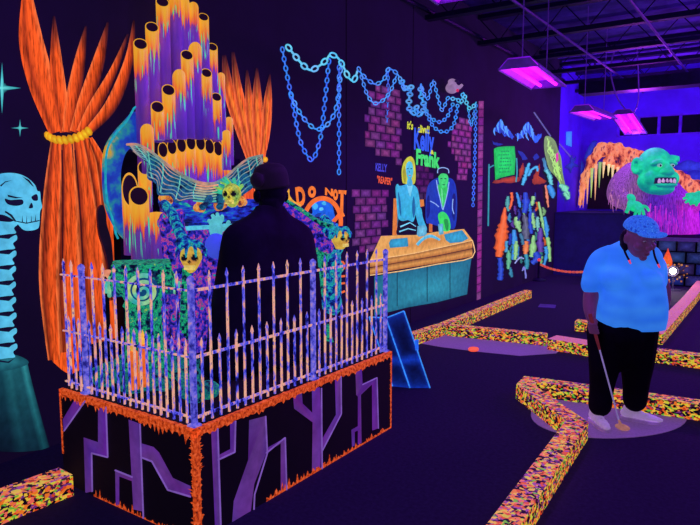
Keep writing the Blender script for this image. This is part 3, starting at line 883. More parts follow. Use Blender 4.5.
# ---- DO NOT sign
sg = mural('warning_picture', 'orange DO NOT warning with a ring over a blue shape, beside the dark figure', 'painting', (322, 225))
mb = MB()
for p in (("D", (297, 206), (306, 204), (295, 187.5), W, .009, (255, 130, 40), .05), ("o", (308, 196.5), (316, 196.5), (308, 186), W, .009, (255, 130, 40), .05),
          ("N", (325, 194.5), (333, 196), (325, 187.5), W, .009, (255, 130, 40), .05), ("o", (333, 199), (338, 199.5), (333, 189), W, .009, (255, 130, 40), .05)):
    q = letters(*p); mb.add(q.v, q.f, (255, 130, 40))
mb.poly([W(*p, .009) for p in [(338.5, 190), (346.5, 190.5), (346, 195), (343.6, 193.4), (343.2, 212), (345, 216), (343, 217), (340, 212), (340.6, 193.4), (338.5, 194)]], (255, 130, 40))
mb.build('lettering', M['mural'], sg)
mb = MB()
rx, ry = 20.5, 26
cx_, cy_ = 322.5, 222
o_, i_ = [], []
for k in range(49):
    t = 2*math.pi*k/48
    o_.append(W(cx_+rx*math.cos(t), cy_+ry*math.sin(t), .010)); i_.append(W(cx_+(rx-4.3)*math.cos(t), cy_+(ry-4.6)*math.sin(t), .010))
mb.grid([o_, i_], (255, 120, 40))
mb.poly([W(*p, .0105) for p in [(337.5, 214), (340, 217), (327.5, 231.5), (324, 229)]], (255, 115, 40))
mb.build('prohibition_ring', M['mural'], sg)
z9 = zf(285, 180, 80/700)
polys([(SC_(z9(p)), c) for p, c in [
    ([(230, 200), (290, 180), (350, 185), (410, 220), (430, 290), (440, 350), (420, 390), (360, 420), (330, 400), (290, 370), (200, 320), (180, 305), (240, 290)], (25, 110, 225)),
    ([(245, 205), (275, 205), (290, 235), (265, 260), (240, 240)], (70, 190, 240)), ([(300, 245), (330, 240), (335, 262), (305, 268)], (95, 215, 245)), ([(320, 200), (350, 185), (360, 215), (335, 220)], (70, 190, 240)),
    ([(300, 340), (330, 310), (355, 305), (358, 325), (330, 355), (345, 385), (310, 400), (280, 375)], (225, 205, 120)), ([(325, 335), (345, 330), (340, 350), (325, 355)], (20, 40, 90)),
    ([(270, 300), (320, 285), (300, 320), (260, 330)], (20, 70, 170)), ([(420, 400), (460, 380), (462, 440), (425, 440)], (30, 130, 230))]], W, .007, 'blue_shape', sg)
mb = MB()
for p, c in [([(326, 268), (329, 290)], 1.6), ([(327, 270), (331, 268)], 1.6), ([(327, 279), (331, 277)], 1.6), ([(335, 264), (336, 276)], 2), ([(337, 263), (343, 262), (344, 268), (338, 272)], 2), ([(337, 277), (345, 276)], 2), ([(338, 284), (345, 283)], 2), ([(339, 277), (339, 292), (345, 291)], 2)]:
    ribbon(mb, p, [c]*len(p), [(250, 110, 45)]*2, W, .009, 3)
mb.build('lower_lettering', M['mural'], sg)
# ---- painted hosts behind the desk
zd = zf(350, 160, .2)
CY, CYD, CYL = (60, 185, 215), (30, 110, 160), (120, 220, 235)
wo = mural('figure_picture', 'blond figure in a cyan blouse painted seated behind the left half of the painted desk', 'painting', (408, 200))
polys([(SC_(zd(p)), c) for p, c in [([(262, 110), (258, 60), (265, 20), (282, -8), (305, -18), (322, 5), (328, 60), (326, 110), (310, 125), (290, 122), (272, 118)], (205, 215, 60)),
      ([(268, 100), (264, 60), (272, 30), (280, 60), (278, 112)], (170, 170, 40))]], W, .006, 'hair', wo)
polys([(SC_(zd(p)), c) for p, c in [([(280, 30), (292, 8), (308, 12), (316, 40), (314, 75), (304, 98), (294, 98), (283, 75)], (85, 205, 225)), ([(290, 90), (306, 90), (312, 125), (286, 125)], (70, 180, 210))]], W, .008, 'face', wo)
polys([(zd(p), c) for p, c in [([(285, 42), (293, 40), (293, 45), (285, 46)], INK), ([(303, 40), (311, 42), (311, 46), (303, 45)], INK), ([(296, 55), (300, 55), (299, 64), (296, 64)], CYD), ([(291, 76), (306, 75), (300, 82)], (200, 60, 90))]], W, .0115, 'facial_features', wo)
polys([(SC_(zd(p)), c) for p, c in [([(236, 130), (260, 128), (285, 120), (312, 122), (335, 140), (345, 180), (350, 240), (330, 270), (315, 310), (290, 300), (262, 305), (240, 285), (232, 200), (228, 145)], CY),
      ([(285, 122), (312, 124), (304, 175), (298, 180)], CYL), ([(240, 160), (252, 200), (256, 280), (246, 250)], CYD), ([(318, 180), (328, 240), (318, 290), (310, 240)], CYD)]], W, .0075, 'blouse', wo)
for p in ([(330, 235), (355, 240), (365, 290), (385, 345), (370, 360), (345, 330), (330, 280)], [(230, 128), (240, 120), (250, 145), (240, 160), (228, 150)]): polys([(SC_(zd(p)), CY)], W, .009, 'arm', wo)
polys([(SC_(zd([(250, 290), (300, 300), (340, 330), (345, 372), (240, 376), (238, 330)])), (16, 14, 34)), (zd([(250, 330), (300, 310), (330, 330), (330, 335), (300, 316), (252, 338)]), CYL), (zd([(245, 355), (290, 340), (330, 350), (330, 354), (290, 346), (248, 362)]), CYL)], W, .0065, 'skirt', wo)
ch = mural('chair_picture', 'orange framed chair painted behind the blond figure', 'painting', (405, 215))
for nm, p, cc in (('chair_post', [(218, 192), (238, 192), (236, 376), (212, 376)], (225, 130, 50)), ('chair_post', [(345, 196), (368, 196), (372, 230), (352, 235)], (225, 130, 50)), ('chair_arm', [(395, 318), (412, 318), (412, 360), (395, 360)], (215, 120, 50)), ('chair_panel', [(236, 215), (250, 220), (246, 376), (234, 376)], (40, 110, 140))):
    polys([(zd(p), cc)], W, .0042, nm, ch)
ma = mural('figure_picture', 'green figure in a blue jacket painted seated behind the right half of the painted desk', 'painting', (442, 200))
polys([(SC_(zd(p)), c) for p, c in [([(380, 310), (378, 230), (384, 150), (400, 112), (430, 92), (450, 88), (490, 88), (518, 102), (532, 150), (536, 240), (528, 330), (505, 345), (440, 330), (400, 318)], (22, 60, 175)), ([(384, 290), (384, 200), (396, 180), (400, 260)], (14, 38, 120)), ([(512, 180), (528, 180), (524, 300), (512, 280)], (14, 38, 120))]], W, .006, 'jacket', ma)
polys([(SC_(zd(p)), c) for p, c in [([(442, 80), (450, 62), (470, 56), (486, 64), (492, 90), (488, 120), (474, 138), (458, 138), (446, 118)], (60, 225, 110))]], W, .009, 'face', ma)
polys([(zd(p), c) for p, c in [([(440, 120), (462, 138), (486, 122), (490, 150), (478, 200), (468, 250), (452, 200), (440, 160)], (50, 210, 95)), ([(456, 138), (462, 150), (466, 240), (458, 200)], (110, 240, 150))]], W, .0078, 'shirt', ma)
polys([(SC_(zd(p)), c) for p, c in [([(440, 84), (442, 54), (462, 40), (484, 44), (494, 62), (492, 84), (482, 70), (456, 68)], (18, 18, 40))]], W, .0105, 'hair', ma)
mb = MB()
for c in ([(438, 66), (441, 46), (464, 38), (490, 46), (494, 66)], [(432, 100), (440, 150), (452, 200), (462, 246)], [(495, 110), (488, 160), (474, 220), (464, 250)], [(400, 205), (425, 218), (445, 235)], [(515, 195), (512, 240), (520, 270)]):
    ribbon(mb, zd(c), [.9]*len(c), [(150, 190, 240)]*2, W, .0115, 4)
mb.build('highlight_line', M['mural'], ma)
polys([(zd([(452, 92), (462, 90), (462, 95), (452, 96)]), INK), (zd([(472, 90), (482, 92), (482, 96), (472, 95)]), INK), (zd([(458, 122), (478, 121), (470, 127)]), (20, 110, 60))], W, .0115, 'facial_features', ma)
polys([(SC_(zd(p)), c) for p, c in [([(440, 275), (465, 258), (490, 280), (502, 320), (498, 352), (470, 356), (452, 330)], (60, 230, 100)), ([(470, 300), (490, 300), (492, 345), (480, 350)], (30, 160, 70))]], W, .0095, 'hands', ma)
dk = mural('desk_picture', 'tan wooden desk with a teal front painted on the wall below the two figures', 'painting', (425, 265))
DT, DTD = (225, 160, 75), (140, 85, 40)
mb = MB()
tp = zd([(100, 500), (155, 380), (250, 376), (330, 375), (440, 358), (570, 345), (612, 400), (612, 402), (440, 440), (300, 470)])
mb.fan([W(x, y, .008) for x, y in tp], (215, 145, 65), (240, 180, 90))
mb.build('desk_top', M['mural'], dk)
mb = MB()
for i in range(2):
    a = [(100+i*0, 500+i*40), (250, 478+i*34), (440, 440+i*40), (612, 402+i*42)]
    b = [(100, 536+i*36), (250, 510+i*36), (440, 477+i*38), (612, 441+i*42)]
    for (p, q), (r, s_) in zip(zip(a[:-1], a[1:]), zip(b[:-1], b[1:])):
        mb.grid([[W(*zd([p])[0], .0085), W(*zd([q])[0], .0085)], [W(*zd([((p[0]+r[0])/2, (p[1]+r[1])/2)])[0], .0085), W(*zd([((q[0]+s_[0])/2, (q[1]+s_[1])/2)])[0], .0085)], [W(*zd([r])[0], .0085), W(*zd([s_])[0], .0085)]], [[DTD, DTD], [DT, DT], [(180, 110, 50)]*2])
ribbon(mb, zd([(612, 402), (612, 486), (440, 520), (250, 556), (100, 576)]), [1]*5, [(255, 210, 130)]*2, W, .0095, 3)
ribbon(mb, zd([(100, 500), (300, 470), (440, 440), (612, 402)]), [.8]*4, [(255, 210, 130)]*2, W, .0095, 3)
mb.build('desk_fascia', M['mural'], dk)
z38 = zf(380, 160, 100/350)
mb = MB()
fr = z38([(-20, 408), (320, 345), (312, 400), (305, 470), (200, 498), (100, 515), (-20, 545)])
mb.fan([W(x, y, .0065) for x, y in fr], (48, 156, 172), (30, 112, 134))
mb.build('desk_front', M['mural'], dk)
mb = MB()
for x in (60, 165, 245):
    ribbon(mb, z38([(x, 395-x*.16), (x, 520-x*.15)]), [.7, .7], [(10, 40, 60)]*2, W, .0075, 3)
mb.build('panel_seam', M['mural_dim'], dk)
def pp(name, label, pts, col, cat='painting', hole=None, sm=False):
    m_ = MB(); z = zd(pts); z = SC_(z) if sm else z
    m_.fan([W(x, y, .0115) for x, y in z], col, mixc(col, (0, 20, 60), .25))
    return tag(m_.build(name, M['mural']), label, cat)
pp('paper_picture', 'cyan sheet of paper painted at the left end of the painted desk', [(205, 396), (288, 388), (292, 432), (200, 440), (194, 415)], CY)
pp('mug_picture', 'cyan mug painted on the desk in front of the blond figure', [(338, 330), (378, 325), (385, 370), (372, 380), (345, 384), (334, 375)], CYL)
pp('mug_picture', 'cyan mug painted on the desk in front of the green figure', [(440, 320), (465, 318), (468, 370), (445, 375)], CYL)
pp('paper_picture', 'large cyan papers painted at the right end of the painted desk', [(470, 372), (560, 350), (592, 392), (560, 410), (500, 416), (478, 400)], CY)
m_ = MB(); ribbon(m_, zd([(335, 425), (365, 395), (405, 380), (450, 400)]), [3, 3, 3, 2], [CYL, CY], W, .012, 5)
tag(m_.build('scarf_picture', M['mural']), 'curved cyan strip painted across the middle of the desk', 'painting')
# ---- crowd mural at the far end of the black wall
zc = zf(485, 110, 1/7); zb_ = zf(470, 185, 130/696)
def blob(name, label, pl, mat='mural_dim', group=None, fn=W, off=.007):
    m_ = MB()
    for i, (p, c) in enumerate(pl):
        q = [(x+random.uniform(-.8, .8), y+random.uniform(-.8, .8)) for x, y in SC_(p, 6)]; m_.fan([fn(x, y, off+.0008*i) for x, y in q], c, mixc(c, BG, .35))
    return tag(m_.build(name, M[mat]), label, 'painting', group)
BLU = (30, 80, 210)
MTS = [
 ('blue mountain painted above the green sign', [[(62, 150), (70, 120), (84, 100), (96, 84), (108, 64), (118, 72), (126, 96), (138, 112), (150, 108), (162, 132), (176, 150), (196, 172), (204, 190), (192, 204), (172, 190), (150, 180), (134, 186), (118, 160), (96, 164), (80, 152)], [(46, 214), (70, 226), (96, 232), (124, 238), (104, 252), (76, 248), (58, 236)]]),
 ('taller blue mountain painted beside the slanting grey pole', [[(208, 172), (228, 160), (246, 166), (258, 140), (272, 112), (288, 92), (304, 84), (318, 104), (332, 126), (340, 152), (356, 184), (374, 168), (398, 164), (392, 190), (368, 224), (344, 232), (330, 196), (312, 176), (292, 154), (272, 176), (250, 204), (230, 198)], [(230, 285), (262, 292), (300, 340), (262, 350), (240, 310)], [(330, 330), (362, 300), (382, 330), (350, 350)]])]
for lab, pcs in MTS:
    m_ = MB(); random.seed(len(lab))
    for k, p in enumerate(pcs):
        q = []
        for (x0, y0), (x1, y1) in zip(p, p[1:]+p[:1]):
            for t in (0, .5): q.append((x0+(x1-x0)*t+random.uniform(-4, 4), y0+(y1-y0)*t+random.uniform(-4, 4)))
        q = zc(q); col = (46, 116, 240) if k == 0 else (26, 60, 150)
        m_.poly([W(x, y, .006+.0006*k) for x, y in q], [mixc(col, (20, 40, 150), random.random()*.8) for _ in q])
        if k == 0:
            top = sorted(range(len(p)), key=lambda i_: p[i_][1])[:9]
            for i_ in top:
                x, y = p[i_]; ribbon(m_, zc([(x, y+4), (x+random.uniform(-8, 10), y+30), (x+random.uniform(-16, 18), y+58)]), [1.2, 1.6, .5], [(90, 170, 255)]*2, W, .008, 3)
    tag(m_.build('mountain_picture', M['mural']), lab, 'painting', 'painted blue mountains')
sn = mural('sign_picture', 'bright green notice painted on two teal poles', 'painting', (505, 165))
mb = MB(); gs = zc([(62, 272), (90, 259), (150, 254), (207, 254), (214, 340), (207, 452), (160, 462), (110, 474), (72, 490), (66, 380)])
mb.fan([W(x, y, .010) for x, y in gs], (30, 235, 100), (15, 195, 75)); mb.build('sign_board', M['mural'], sn)
mb = MB()
for i in range(7):
    y = 290+i*24
    x = 95+random.uniform(0, 20)
    while x < 188-random.uniform(0, 25):
        w_ = random.uniform(6, 16)
        ribbon(mb, zc([(x, y+4-x*.03), (x+w_, y+3-x*.03)]), [1.1, 1.1], [(20, 150, 80)]*2, W, .0125, 2)
        x += w_+5
mb.build('sign_lettering', M['mural'], sn)
mb = MB()
ribbon(mb, [(489, 164), (488.6, 200), (488.2, 226)], [1.5]*3, [(60, 190, 180)]*2, W, .008); ribbon(mb, [(489, 168), (494, 165)], [1.2]*2, [(60, 190, 180)]*2, W, .008)
ribbon(mb, [(516.5, 158), (517, 172), (516, 182)], [1.5]*3, [(60, 190, 180)]*2, W, .008)
mb.build('sign_pole', M['mural_dim'], sn)
blob('ground_picture', 'ragged orange streak of ground painted below the green notice', [(zc(p), (225, 90, 40)) for p in [[(50, 505), (130, 480), (230, 465), (240, 500), (150, 510)], [(240, 420), (262, 370), (275, 400), (258, 470), (240, 480)], [(330, 490), (375, 385), (382, 400), (370, 470), (430, 500), (350, 520)]]])
lc = mural('creature_picture', 'lime green netted creature painted rearing at the right end of the crowd', 'painting', (555, 160))
mb = MB(); body = SC_(zc([(416, 200), (432, 182), (462, 190), (492, 220), (512, 280), (532, 330), (540, 400), (548, 460), (560, 525), (530, 520), (498, 470), (460, 430), (440, 390), (425, 330), (414, 270)]))
mb.fan([W(x, y, .009) for x, y in body], (90, 130, 60), (150, 205, 110)); mb.build('body', M['mural_dim'], lc)
mb = MB()
for k in range(26):
    t = random.random(); x = 425+t*100+random.uniform(-8, 8); y = 200+t*250+random.uniform(-60, 40)
    ribbon(mb, zc([(x, y), (x+random.uniform(-16, 16), y+32), (x+random.uniform(0, 26), y+66)]), [.8, 1.3, .6], [(175, 235, 120)]*2, W, .012, 3)
mb.poly([W(x, y, .0125) for x, y in zc([(495, 310), (512, 295), (515, 350), (498, 372)])], (220, 60, 160))
mb.build('net', M['mural'], lc)
blob('creature_limb_picture', 'pale cyan claw painted left of the lime creature', [(zc(p), (90, 200, 215)) for p in [[(400, 350), (415, 335), (432, 380), (440, 420), (462, 440), (440, 455), (415, 420)]]])
def poleline(a, b, w, col, label):
    m_ = MB(); ribbon(m_, [a, ((a[0]+b[0])/2, (a[1]+b[1])/2), b], [w]*3, [col]*2, W, .0085, 3)
    return tag(m_.build('pole_picture', M['mural_dim']), label, 'painting')
poleline(zc([(342, 15)])[0], zc([(460, 185)])[0], 1.5, (110, 120, 170), 'grey pole painted slanting down to the head of the lime creature')
poleline(zc([(520, 235)])[0], zc([(615, 345)])[0], 1.5, (110, 100, 210), 'violet pole painted slanting right of the lime creature')
GH = []
def ghoul(pl, label):
    GH.append(1)
    m_ = MB()
    for i, (p, w, c) in enumerate(pl):
        ribbon(m_, p, w, [mixc(c, BG, .5), c, mixc(c, (255, 255, 255), .15), c, mixc(c, BG, .4)], W, .004+.0032*len(GH)+.0008*i, 7, None, .38)
    return tag(m_.build('ghoul_picture', M['mural']), label, 'painting', 'painted ghouls in the crowd')
LM, OG, CB, DB, VI = (140, 215, 120), (245, 105, 35), (50, 150, 215), (30, 70, 190), (90, 60, 150)
ghoul([(zb_([(205, 60), (200, 100), (206, 140)]), [3, 4, 2], (70, 170, 150)), (zb_([(222, 40), (225, 80), (210, 130)]), [3, 3, 2], OG), (zb_([(188, 120), (178, 220), (165, 300), (155, 385)]), [2, 10, 12, 9], OG), (zb_([(160, 390), (165, 450), (160, 510)]), [6, 6, 6], DB)], 'ghoul in a long orange coat and blue trousers painted at the left of the crowd')
ghoul([(zb_([(250, 40), (262, 90), (268, 120)]), [2, 3.5, 2], CB), (zb_([(246, 170), (255, 210), (272, 250)]), [4, 6, 3], LM), (zb_([(236, 240), (238, 320), (230, 400)]), [3, 6, 4], CB), (zb_([(248, 300), (246, 360), (240, 400)]), [4, 5, 3], LM)], 'lime and blue ghoul painted right of the orange coat')
ghoul([(zc([(262, 525), (280, 470), (300, 400), (310, 370)]), [3, 4, 4, 2], (60, 185, 215)), (zc([(302, 460), (325, 420), (355, 400), (368, 410), (366, 430)]), [3, 3, 3, 3, 2], (60, 185, 215)), (zb_([(296, 40), (300, 100), (290, 150)]), [5, 8, 5], DB)], 'cyan ghoul with an arched arm painted under the right mountain')
ghoul([(zb_([(290, 160), (300, 220), (298, 290)]), [4, 8, 6], (85, 95, 110)), (zb_([(298, 300), (300, 335), (296, 370)]), [5, 6, 4], (235, 130, 60)), (zb_([(270, 260), (280, 290), (285, 320)]), [3, 4, 3], (50, 120, 140))], 'grey coated ghoul with orange legs painted in the middle of the crowd')
ghoul([(zb_([(340, 60), (336, 90), (332, 110)]), [4, 5, 3], LM), (zb_([(332, 150), (338, 190), (345, 230)]), [4, 4, 3], LM), (zb_([(322, 140), (322, 210), (330, 260)]), [3, 4, 4], DB), (zb_([(340, 270), (338, 330), (330, 385)]), [3, 6, 5], LM)], 'lime skinned ghoul painted right of the grey coat')
ghoul([(zb_([(368, 90), (382, 170), (400, 240), (420, 310), (428, 410)]), [2, 3.5, 4, 4, 3], LM), (zb_([(400, 170), (410, 230), (412, 280)]), [3, 5, 3], CB), (zb_([(362, 170), (362, 210), (368, 250)]), [3, 4, 3], (110, 200, 170))], 'tall thin lime ghoul painted at the right of the crowd')
ghoul([(zb_([(378, 230), (375, 300), (378, 360)]), [4, 7, 5], VI), (zb_([(350, 360), (360, 390), (330, 420)]), [6, 8, 4], DB), (zb_([(405, 330), (410, 370), (395, 430)]), [4, 4, 3], CB)], 'violet robed ghoul painted low in the crowd')
ghoul([(zb_([(205, 350), (208, 400), (205, 450)]), [3, 5, 3], (90, 190, 130)), (zb_([(195, 300), (196, 330), (192, 360)]), [3, 3, 3], (60, 160, 190))], 'small green ghoul painted crouching beside the blue trousers')
ghoul([(zb_([(300, 370), (305, 420), (300, 450)]), [4, 5, 4], (40, 150, 160)), (zb_([(240, 420), (265, 390), (290, 395)]), [1.5, 2, 1.5], (150, 170, 220)), (zb_([(280, 460), (290, 440), (300, 500)]), [1.5, 2, 1.5], (120, 130, 210))], 'teal ghoul with pale outlines painted at the bottom of the crowd')
ghoul([(zc([(430, 420), (455, 470), (465, 525)]), [4, 5, 4], (90, 210, 190)), (zb_([(420, 0), (440, 40), (445, 70)]), [4, 6, 3], CB), (zb_([(405, 0), (412, 60), (420, 120)]), [2, 3, 1.5], (235, 140, 90))], 'teal and blue ghoul painted under the lime creature')
ghoul([(zb_([(480, 0), (510, 20), (525, 60)]), [3, 6, 4], (120, 235, 180)), (zb_([(505, 40), (520, 60), (530, 75)]), [4, 5, 3], (120, 235, 180))], 'pale green clawed foot painted at the far right of the crowd')
random.seed(21)
EXTRA = [(zb_([(x, y), (x+random.uniform(-8, 8), y+random.uniform(18, 30)), (x+random.uniform(-12, 12), y+random.uniform(38, 62))]), [random.uniform(1, 2), random.uniform(2.5, 4.5), random.uniform(1, 2.5)], random.choice([LM, CB, DB, VI, (50, 150, 130), (40, 60, 150), (90, 60, 130), OG, (60, 170, 190), DB])) for x, y in [(215, 150), (232, 190), (258, 130), (285, 100), (310, 60), (325, 95), (348, 130), (355, 90), (312, 250), (262, 330), (290, 250), (318, 300), (350, 250), (355, 310), (390, 120), (395, 280), (412, 330), (220, 260), (225, 320), (250, 260), (310, 380), (330, 340), (345, 195), (275, 380), (200, 400), (215, 440), (240, 110), (275, 55), (350, 40), (375, 330), (385, 380)]]
for k, lab in enumerate(['huddle of small dim figures painted among the front ghouls of the crowd', 'second huddle of small dim figures painted between the blue and lime ghouls', 'third huddle of small dim figures painted toward the top of the crowd']):
    m_ = MB()
    for i, (p, w, cc) in enumerate(EXTRA[k::3]): ribbon(m_, p, w, [mixc(cc, BG, .6), cc, mixc(cc, (255, 255, 255), .1), mixc(cc, BG, .4)], W, .0035+.0004*i+.0045*k, 6, None, .5)
    tag(m_.build('crowd_picture', M['mural_dim']), lab, 'painting', None, 'stuff')
blob('plant_picture', 'blue thorny plant painted beside the orange cave', [(zc(p), (45, 70, 225)) for p in [[(560, 400), (590, 370), (605, 320), (618, 340), (640, 330), (625, 370), (655, 395), (620, 400), (600, 440), (585, 410)]]], off=.012)
nt_ = MB(); nt_.fan([W(x, y, .012) for x, y in zc([(568, 152), (608, 150), (607, 258), (567, 244)])], (70, 150, 255), (55, 130, 245))
tag(nt_.build('wall_notice', M['mural']), 'small pale blue notice on the purple wall right of the slanting poles', 'notice')
# little perched figure on the wall
gp = mural('wall_figurine', 'small pale pink figure with one raised arm perched above the painted chains', 'figurine', (452, 88))
mb = MB(); c = W(452, 87, .1)
s_ = 1/pxm(c)
wy = V((0, 1, 0)); 
def wl(dx, dz, o=0): return c+RT*(dx*s_)+V((o, 0, -dz*s_))
mb.ell(wl(0, 1), (.09, 7*s_, 5.5*s_), (150, 120, 190)); mb.ell(wl(-2, -5, .03), (.06, 4*s_, 3*s_), (150, 120, 190))
mb.tube([wl(4, 2), wl(8, 0), wl(10.5, -2.5)], [2.4*s_, 2*s_, 1.6*s_], (160, 130, 200), 8)
remesh(mb, 'body', .012, M['mural_dim'], gp, 3, lambda p, n: (190, 150, 205))
mb = MB(); mb.ell(wl(-3.4, -5, .1), .016, (50, 30, 80)); mb.ell(wl(-.8, -5, .1), .016, (50, 30, 80)); mb.ell(wl(-1, 4, .1), .022, (255, 60, 120))
mb.build('face_marking', M['mural_dim'], gp)
# ============================================================ the organ
XB = -3.78
organ = thing('pipe_organ', 'large haunted organ with orange dripping pipes and clawed skull arms, behind the railing', 'organ', (-3.6, (PY0+PY1)/2, 0))
dep0 = pxm(X(180, 140, -3.65))
def pipe(px, py, xp, rpx, bot, face=True, slope=1.0, name='pipe'):
    c = X(px, py, xp); r = rpx/pxm(c)
    zb_p = X(px, bot, xp).z
    ang = math.radians(-35) if face else math.radians(145)
    dv = V((math.cos(ang), math.sin(ang), 0))
    m = MB(); n = 26
    zmax = c.z+slope*r
    to, ti_, bt, ib = [], [], [], []
    for k in range(n):
        t = 2*math.pi*k/n; u = V((math.cos(t), math.sin(t), 0)); s = slope*r*u.dot(dv)
        to.append(V((c.x, c.y, c.z-s))+u*r); ti_.append(V((c.x, c.y, c.z-s*.86))+u*r*.86)
        bt.append(V((c.x, c.y, zb_p))+u*r); ib.append(V((c.x, c.y, max(zb_p+.02, c.z-slope*r-.22)))+u*r*.84)
    vs = to+bt
    m.add(vs, [(k, (k+1) % n, n+(k+1) % n, n+k) for k in range(n)]+[tuple(range(n, 2*n))], (0, 0, 0), 0, [0.0]*n+[to[k].z-zb_p for k in range(n)])
    m.add(to+ti_, [(k, n+k, n+(k+1) % n, (k+1) % n) for k in range(n)], (0, 0, 0), 0, [0.0]*2*n)
    m.add(ti_+ib, [(k, n+k, n+(k+1) % n, (k+1) % n) for k in range(n)]+[tuple(range(2*n-1, n-1, -1))], (0, 0, 0), 1)
    o = m.build(name, [M['pipe'], M['void']], organ, True)
    return o
# back board the pipes are fixed to
bb = MB()
y0_, y1_ = X(118, 200, -3.9).y, X(240, 200, -3.9).y
bb.box((-3.93, (y0_+y1_)/2, 1.0), (.08, y1_-y0_, 2.0), (0, 0, 0))
bb.build('back_board', M['black_cloth'], organ)
def P_(*a, **k): return pipe(*a, **k)
# tall rank at the back (some cut facing the room, some facing away)
for a in [(175, -3, -3.84, 6, 140, False), (184, 4, -3.84, 5.5, 140, False), (193, 9, -3.84, 5.5, 140, False), (203.5, 17, -3.82, 5.2, 140, True), (212.5, 47, -3.82, 5, 142, True),
          (220.5, 78, -3.82, 4.6, 150, False), (228.5, 122, -3.82, 4.6, 165, False), (162.5, 2, -3.76, 6.6, 142, True), (152, 27, -3.72, 6.6, 142, True), (140.5, 44, -3.68, 7, 205, True)]: P_(*a)
# second rank
for a in [(195, 50, -3.66, 6.5, 139, False), (187, 55, -3.58, 6.2, 138, True), (179, 77, -3.58, 6.5, 139, False), (168.5, 90, -3.56, 6.6, 139, True), (157.5, 107, -3.54, 6.6, 140, True), (206.5, 73, -3.6, 5.4, 138, True), (216.5, 97, -3.6, 5, 140, True), (147, 131, -3.52, 6.5, 178, False), (226, 135, -3.66, 4.6, 170, False)]: P_(*a)
# low scalloped rank
for i, (x, y) in enumerate([(163, 150), (172, 147), (181.5, 145), (191, 142.5), (200.5, 143), (209.5, 146.5), (218, 148.5), (226, 151)]):
    P_(x, y, -3.74-.004*i, 4.9, 232, True, 1.7)
# cluster at the left end above the green pedestal
for a in [(144.5, 168, -3.5, 6.6, 215, True, 1.1), (130, 190, -3.5, 8, 255, True, 2.2), (139, 196, -3.36, 9.6, 264, True, 1.05), (156, 214, -3.44, 8, 263, False, .3)]: P_(*a)
# side scroll
def sheet(pts, fn, thick, mat, name, parent, colr=(0, 0, 0)):
    m = MB(); a = [fn(*p) for p in pts]; b = [p+V((-thick, 0, 0)) for p in a]; n = len(a)
    m.add(a+b, [tuple(range(n)), tuple(range(2*n-1, n-1, -1))]+[(i, i+n, (i+1) % n+n, (i+1) % n) for i in range(n)], colr)
    return m.build(name, mat, parent)
scr = SC_([(138, 112), (126, 122), (114, 136), (107, 151), (105.5, 175), (107, 200), (112, 217), (121, 233), (130, 240), (133, 225), (127, 205), (122, 190), (121, 172), (125, 155), (131, 148), (138, 145)], 4)
sheet(scr, lambda x, y: X(x, y, -3.72), .04, M['scroll'], 'side_scroll', organ)
m = MB(); q = SC_([(138, 112), (126, 122), (114, 136), (107, 151), (105.5, 175), (107, 200), (112, 217), (121, 233)], 4)[:-4]
m.tube([X(x, y, -3.70) for x, y in q], .008, (30, 170, 190), 6); m.build('scroll_edge', M['glow'], organ)
# console with keyboard
XK = -3.35
kz = X(200, 226, XK).z
ky0, ky1 = X(172, 230, XK).y, X(322, 230, XK).y
m = MB(); m.box((XK-.16, (ky0+ky1)/2, (HP+kz)/2-.025), (.3, ky1-ky0, kz-HP-.08), (0, 0, 0)); m.build('console_body', M['blueviolet'], organ)
m = MB(); m.box((XK-.02, (ky0+ky1)/2, kz-.045), (.3, ky1-ky0+.04, .05), (0, 0, 0)); m.build('key_slip', M['blueviolet'], organ)
kb = MB(); nk = 34
for i in range(nk):
    y = ky0+.04+(ky1-ky0-.08)*(i+.5)/nk
    kb.box((XK-.02, y, kz-.008), (.20, (ky1-ky0-.08)/nk*.82, .024), (90, 205, 225))
    if i % 7 not in (2, 6): kb.box((XK-.06, y+(ky1-ky0)/nk*.5, kz+.012), (.12, (ky1-ky0)/nk*.42, .022), (20, 22, 80))
kb.build('keyboard', M['glow'], organ)
# music desk ledge with drapery relief
def path3(pts, xs): return [X(px, py, x) for (px, py), x in zip(pts, xs)]
def smooth3(pts, n=6):
    q = catmull([tuple(p) for p in pts], n); return [V(p) for p in q]
led = smooth3(path3([(163, 197), (176, 206), (192, 213), (208, 212), (222, 207), (240, 206), (262, 206), (285, 208)], [-3.4]*8), 6)
m = MB(); m.tube(led, [.055]*len(led), (0, 0, 0), 12); m.tube([p+V((.02, 0, -.07)) for p in led], [.04]*len(led), (0, 0, 0), 10)
remesh(m, 'music_ledge', .014, M['ledge'], organ, 2)
carve = mottle('orange_carving_paint', [(.35, (120, 50, 60)), (.5, (245, 140, 60)), (.62, (250, 190, 80)), (.7, (200, 90, 120))], 30, .75, bump=.4)
for px, py in ((166, 197), (200, 205), (221, 204), (240, 200)):
    m = MB(); c = X(px, py, -3.32)
    for k in range(4): m.ell(c+V((random.uniform(-.02, .02), random.uniform(-.035, .035), random.uniform(-.025, .02))), .03, (0, 0, 0))
    remesh(m, 'carved_knuckle', .011, carve, organ, 1)
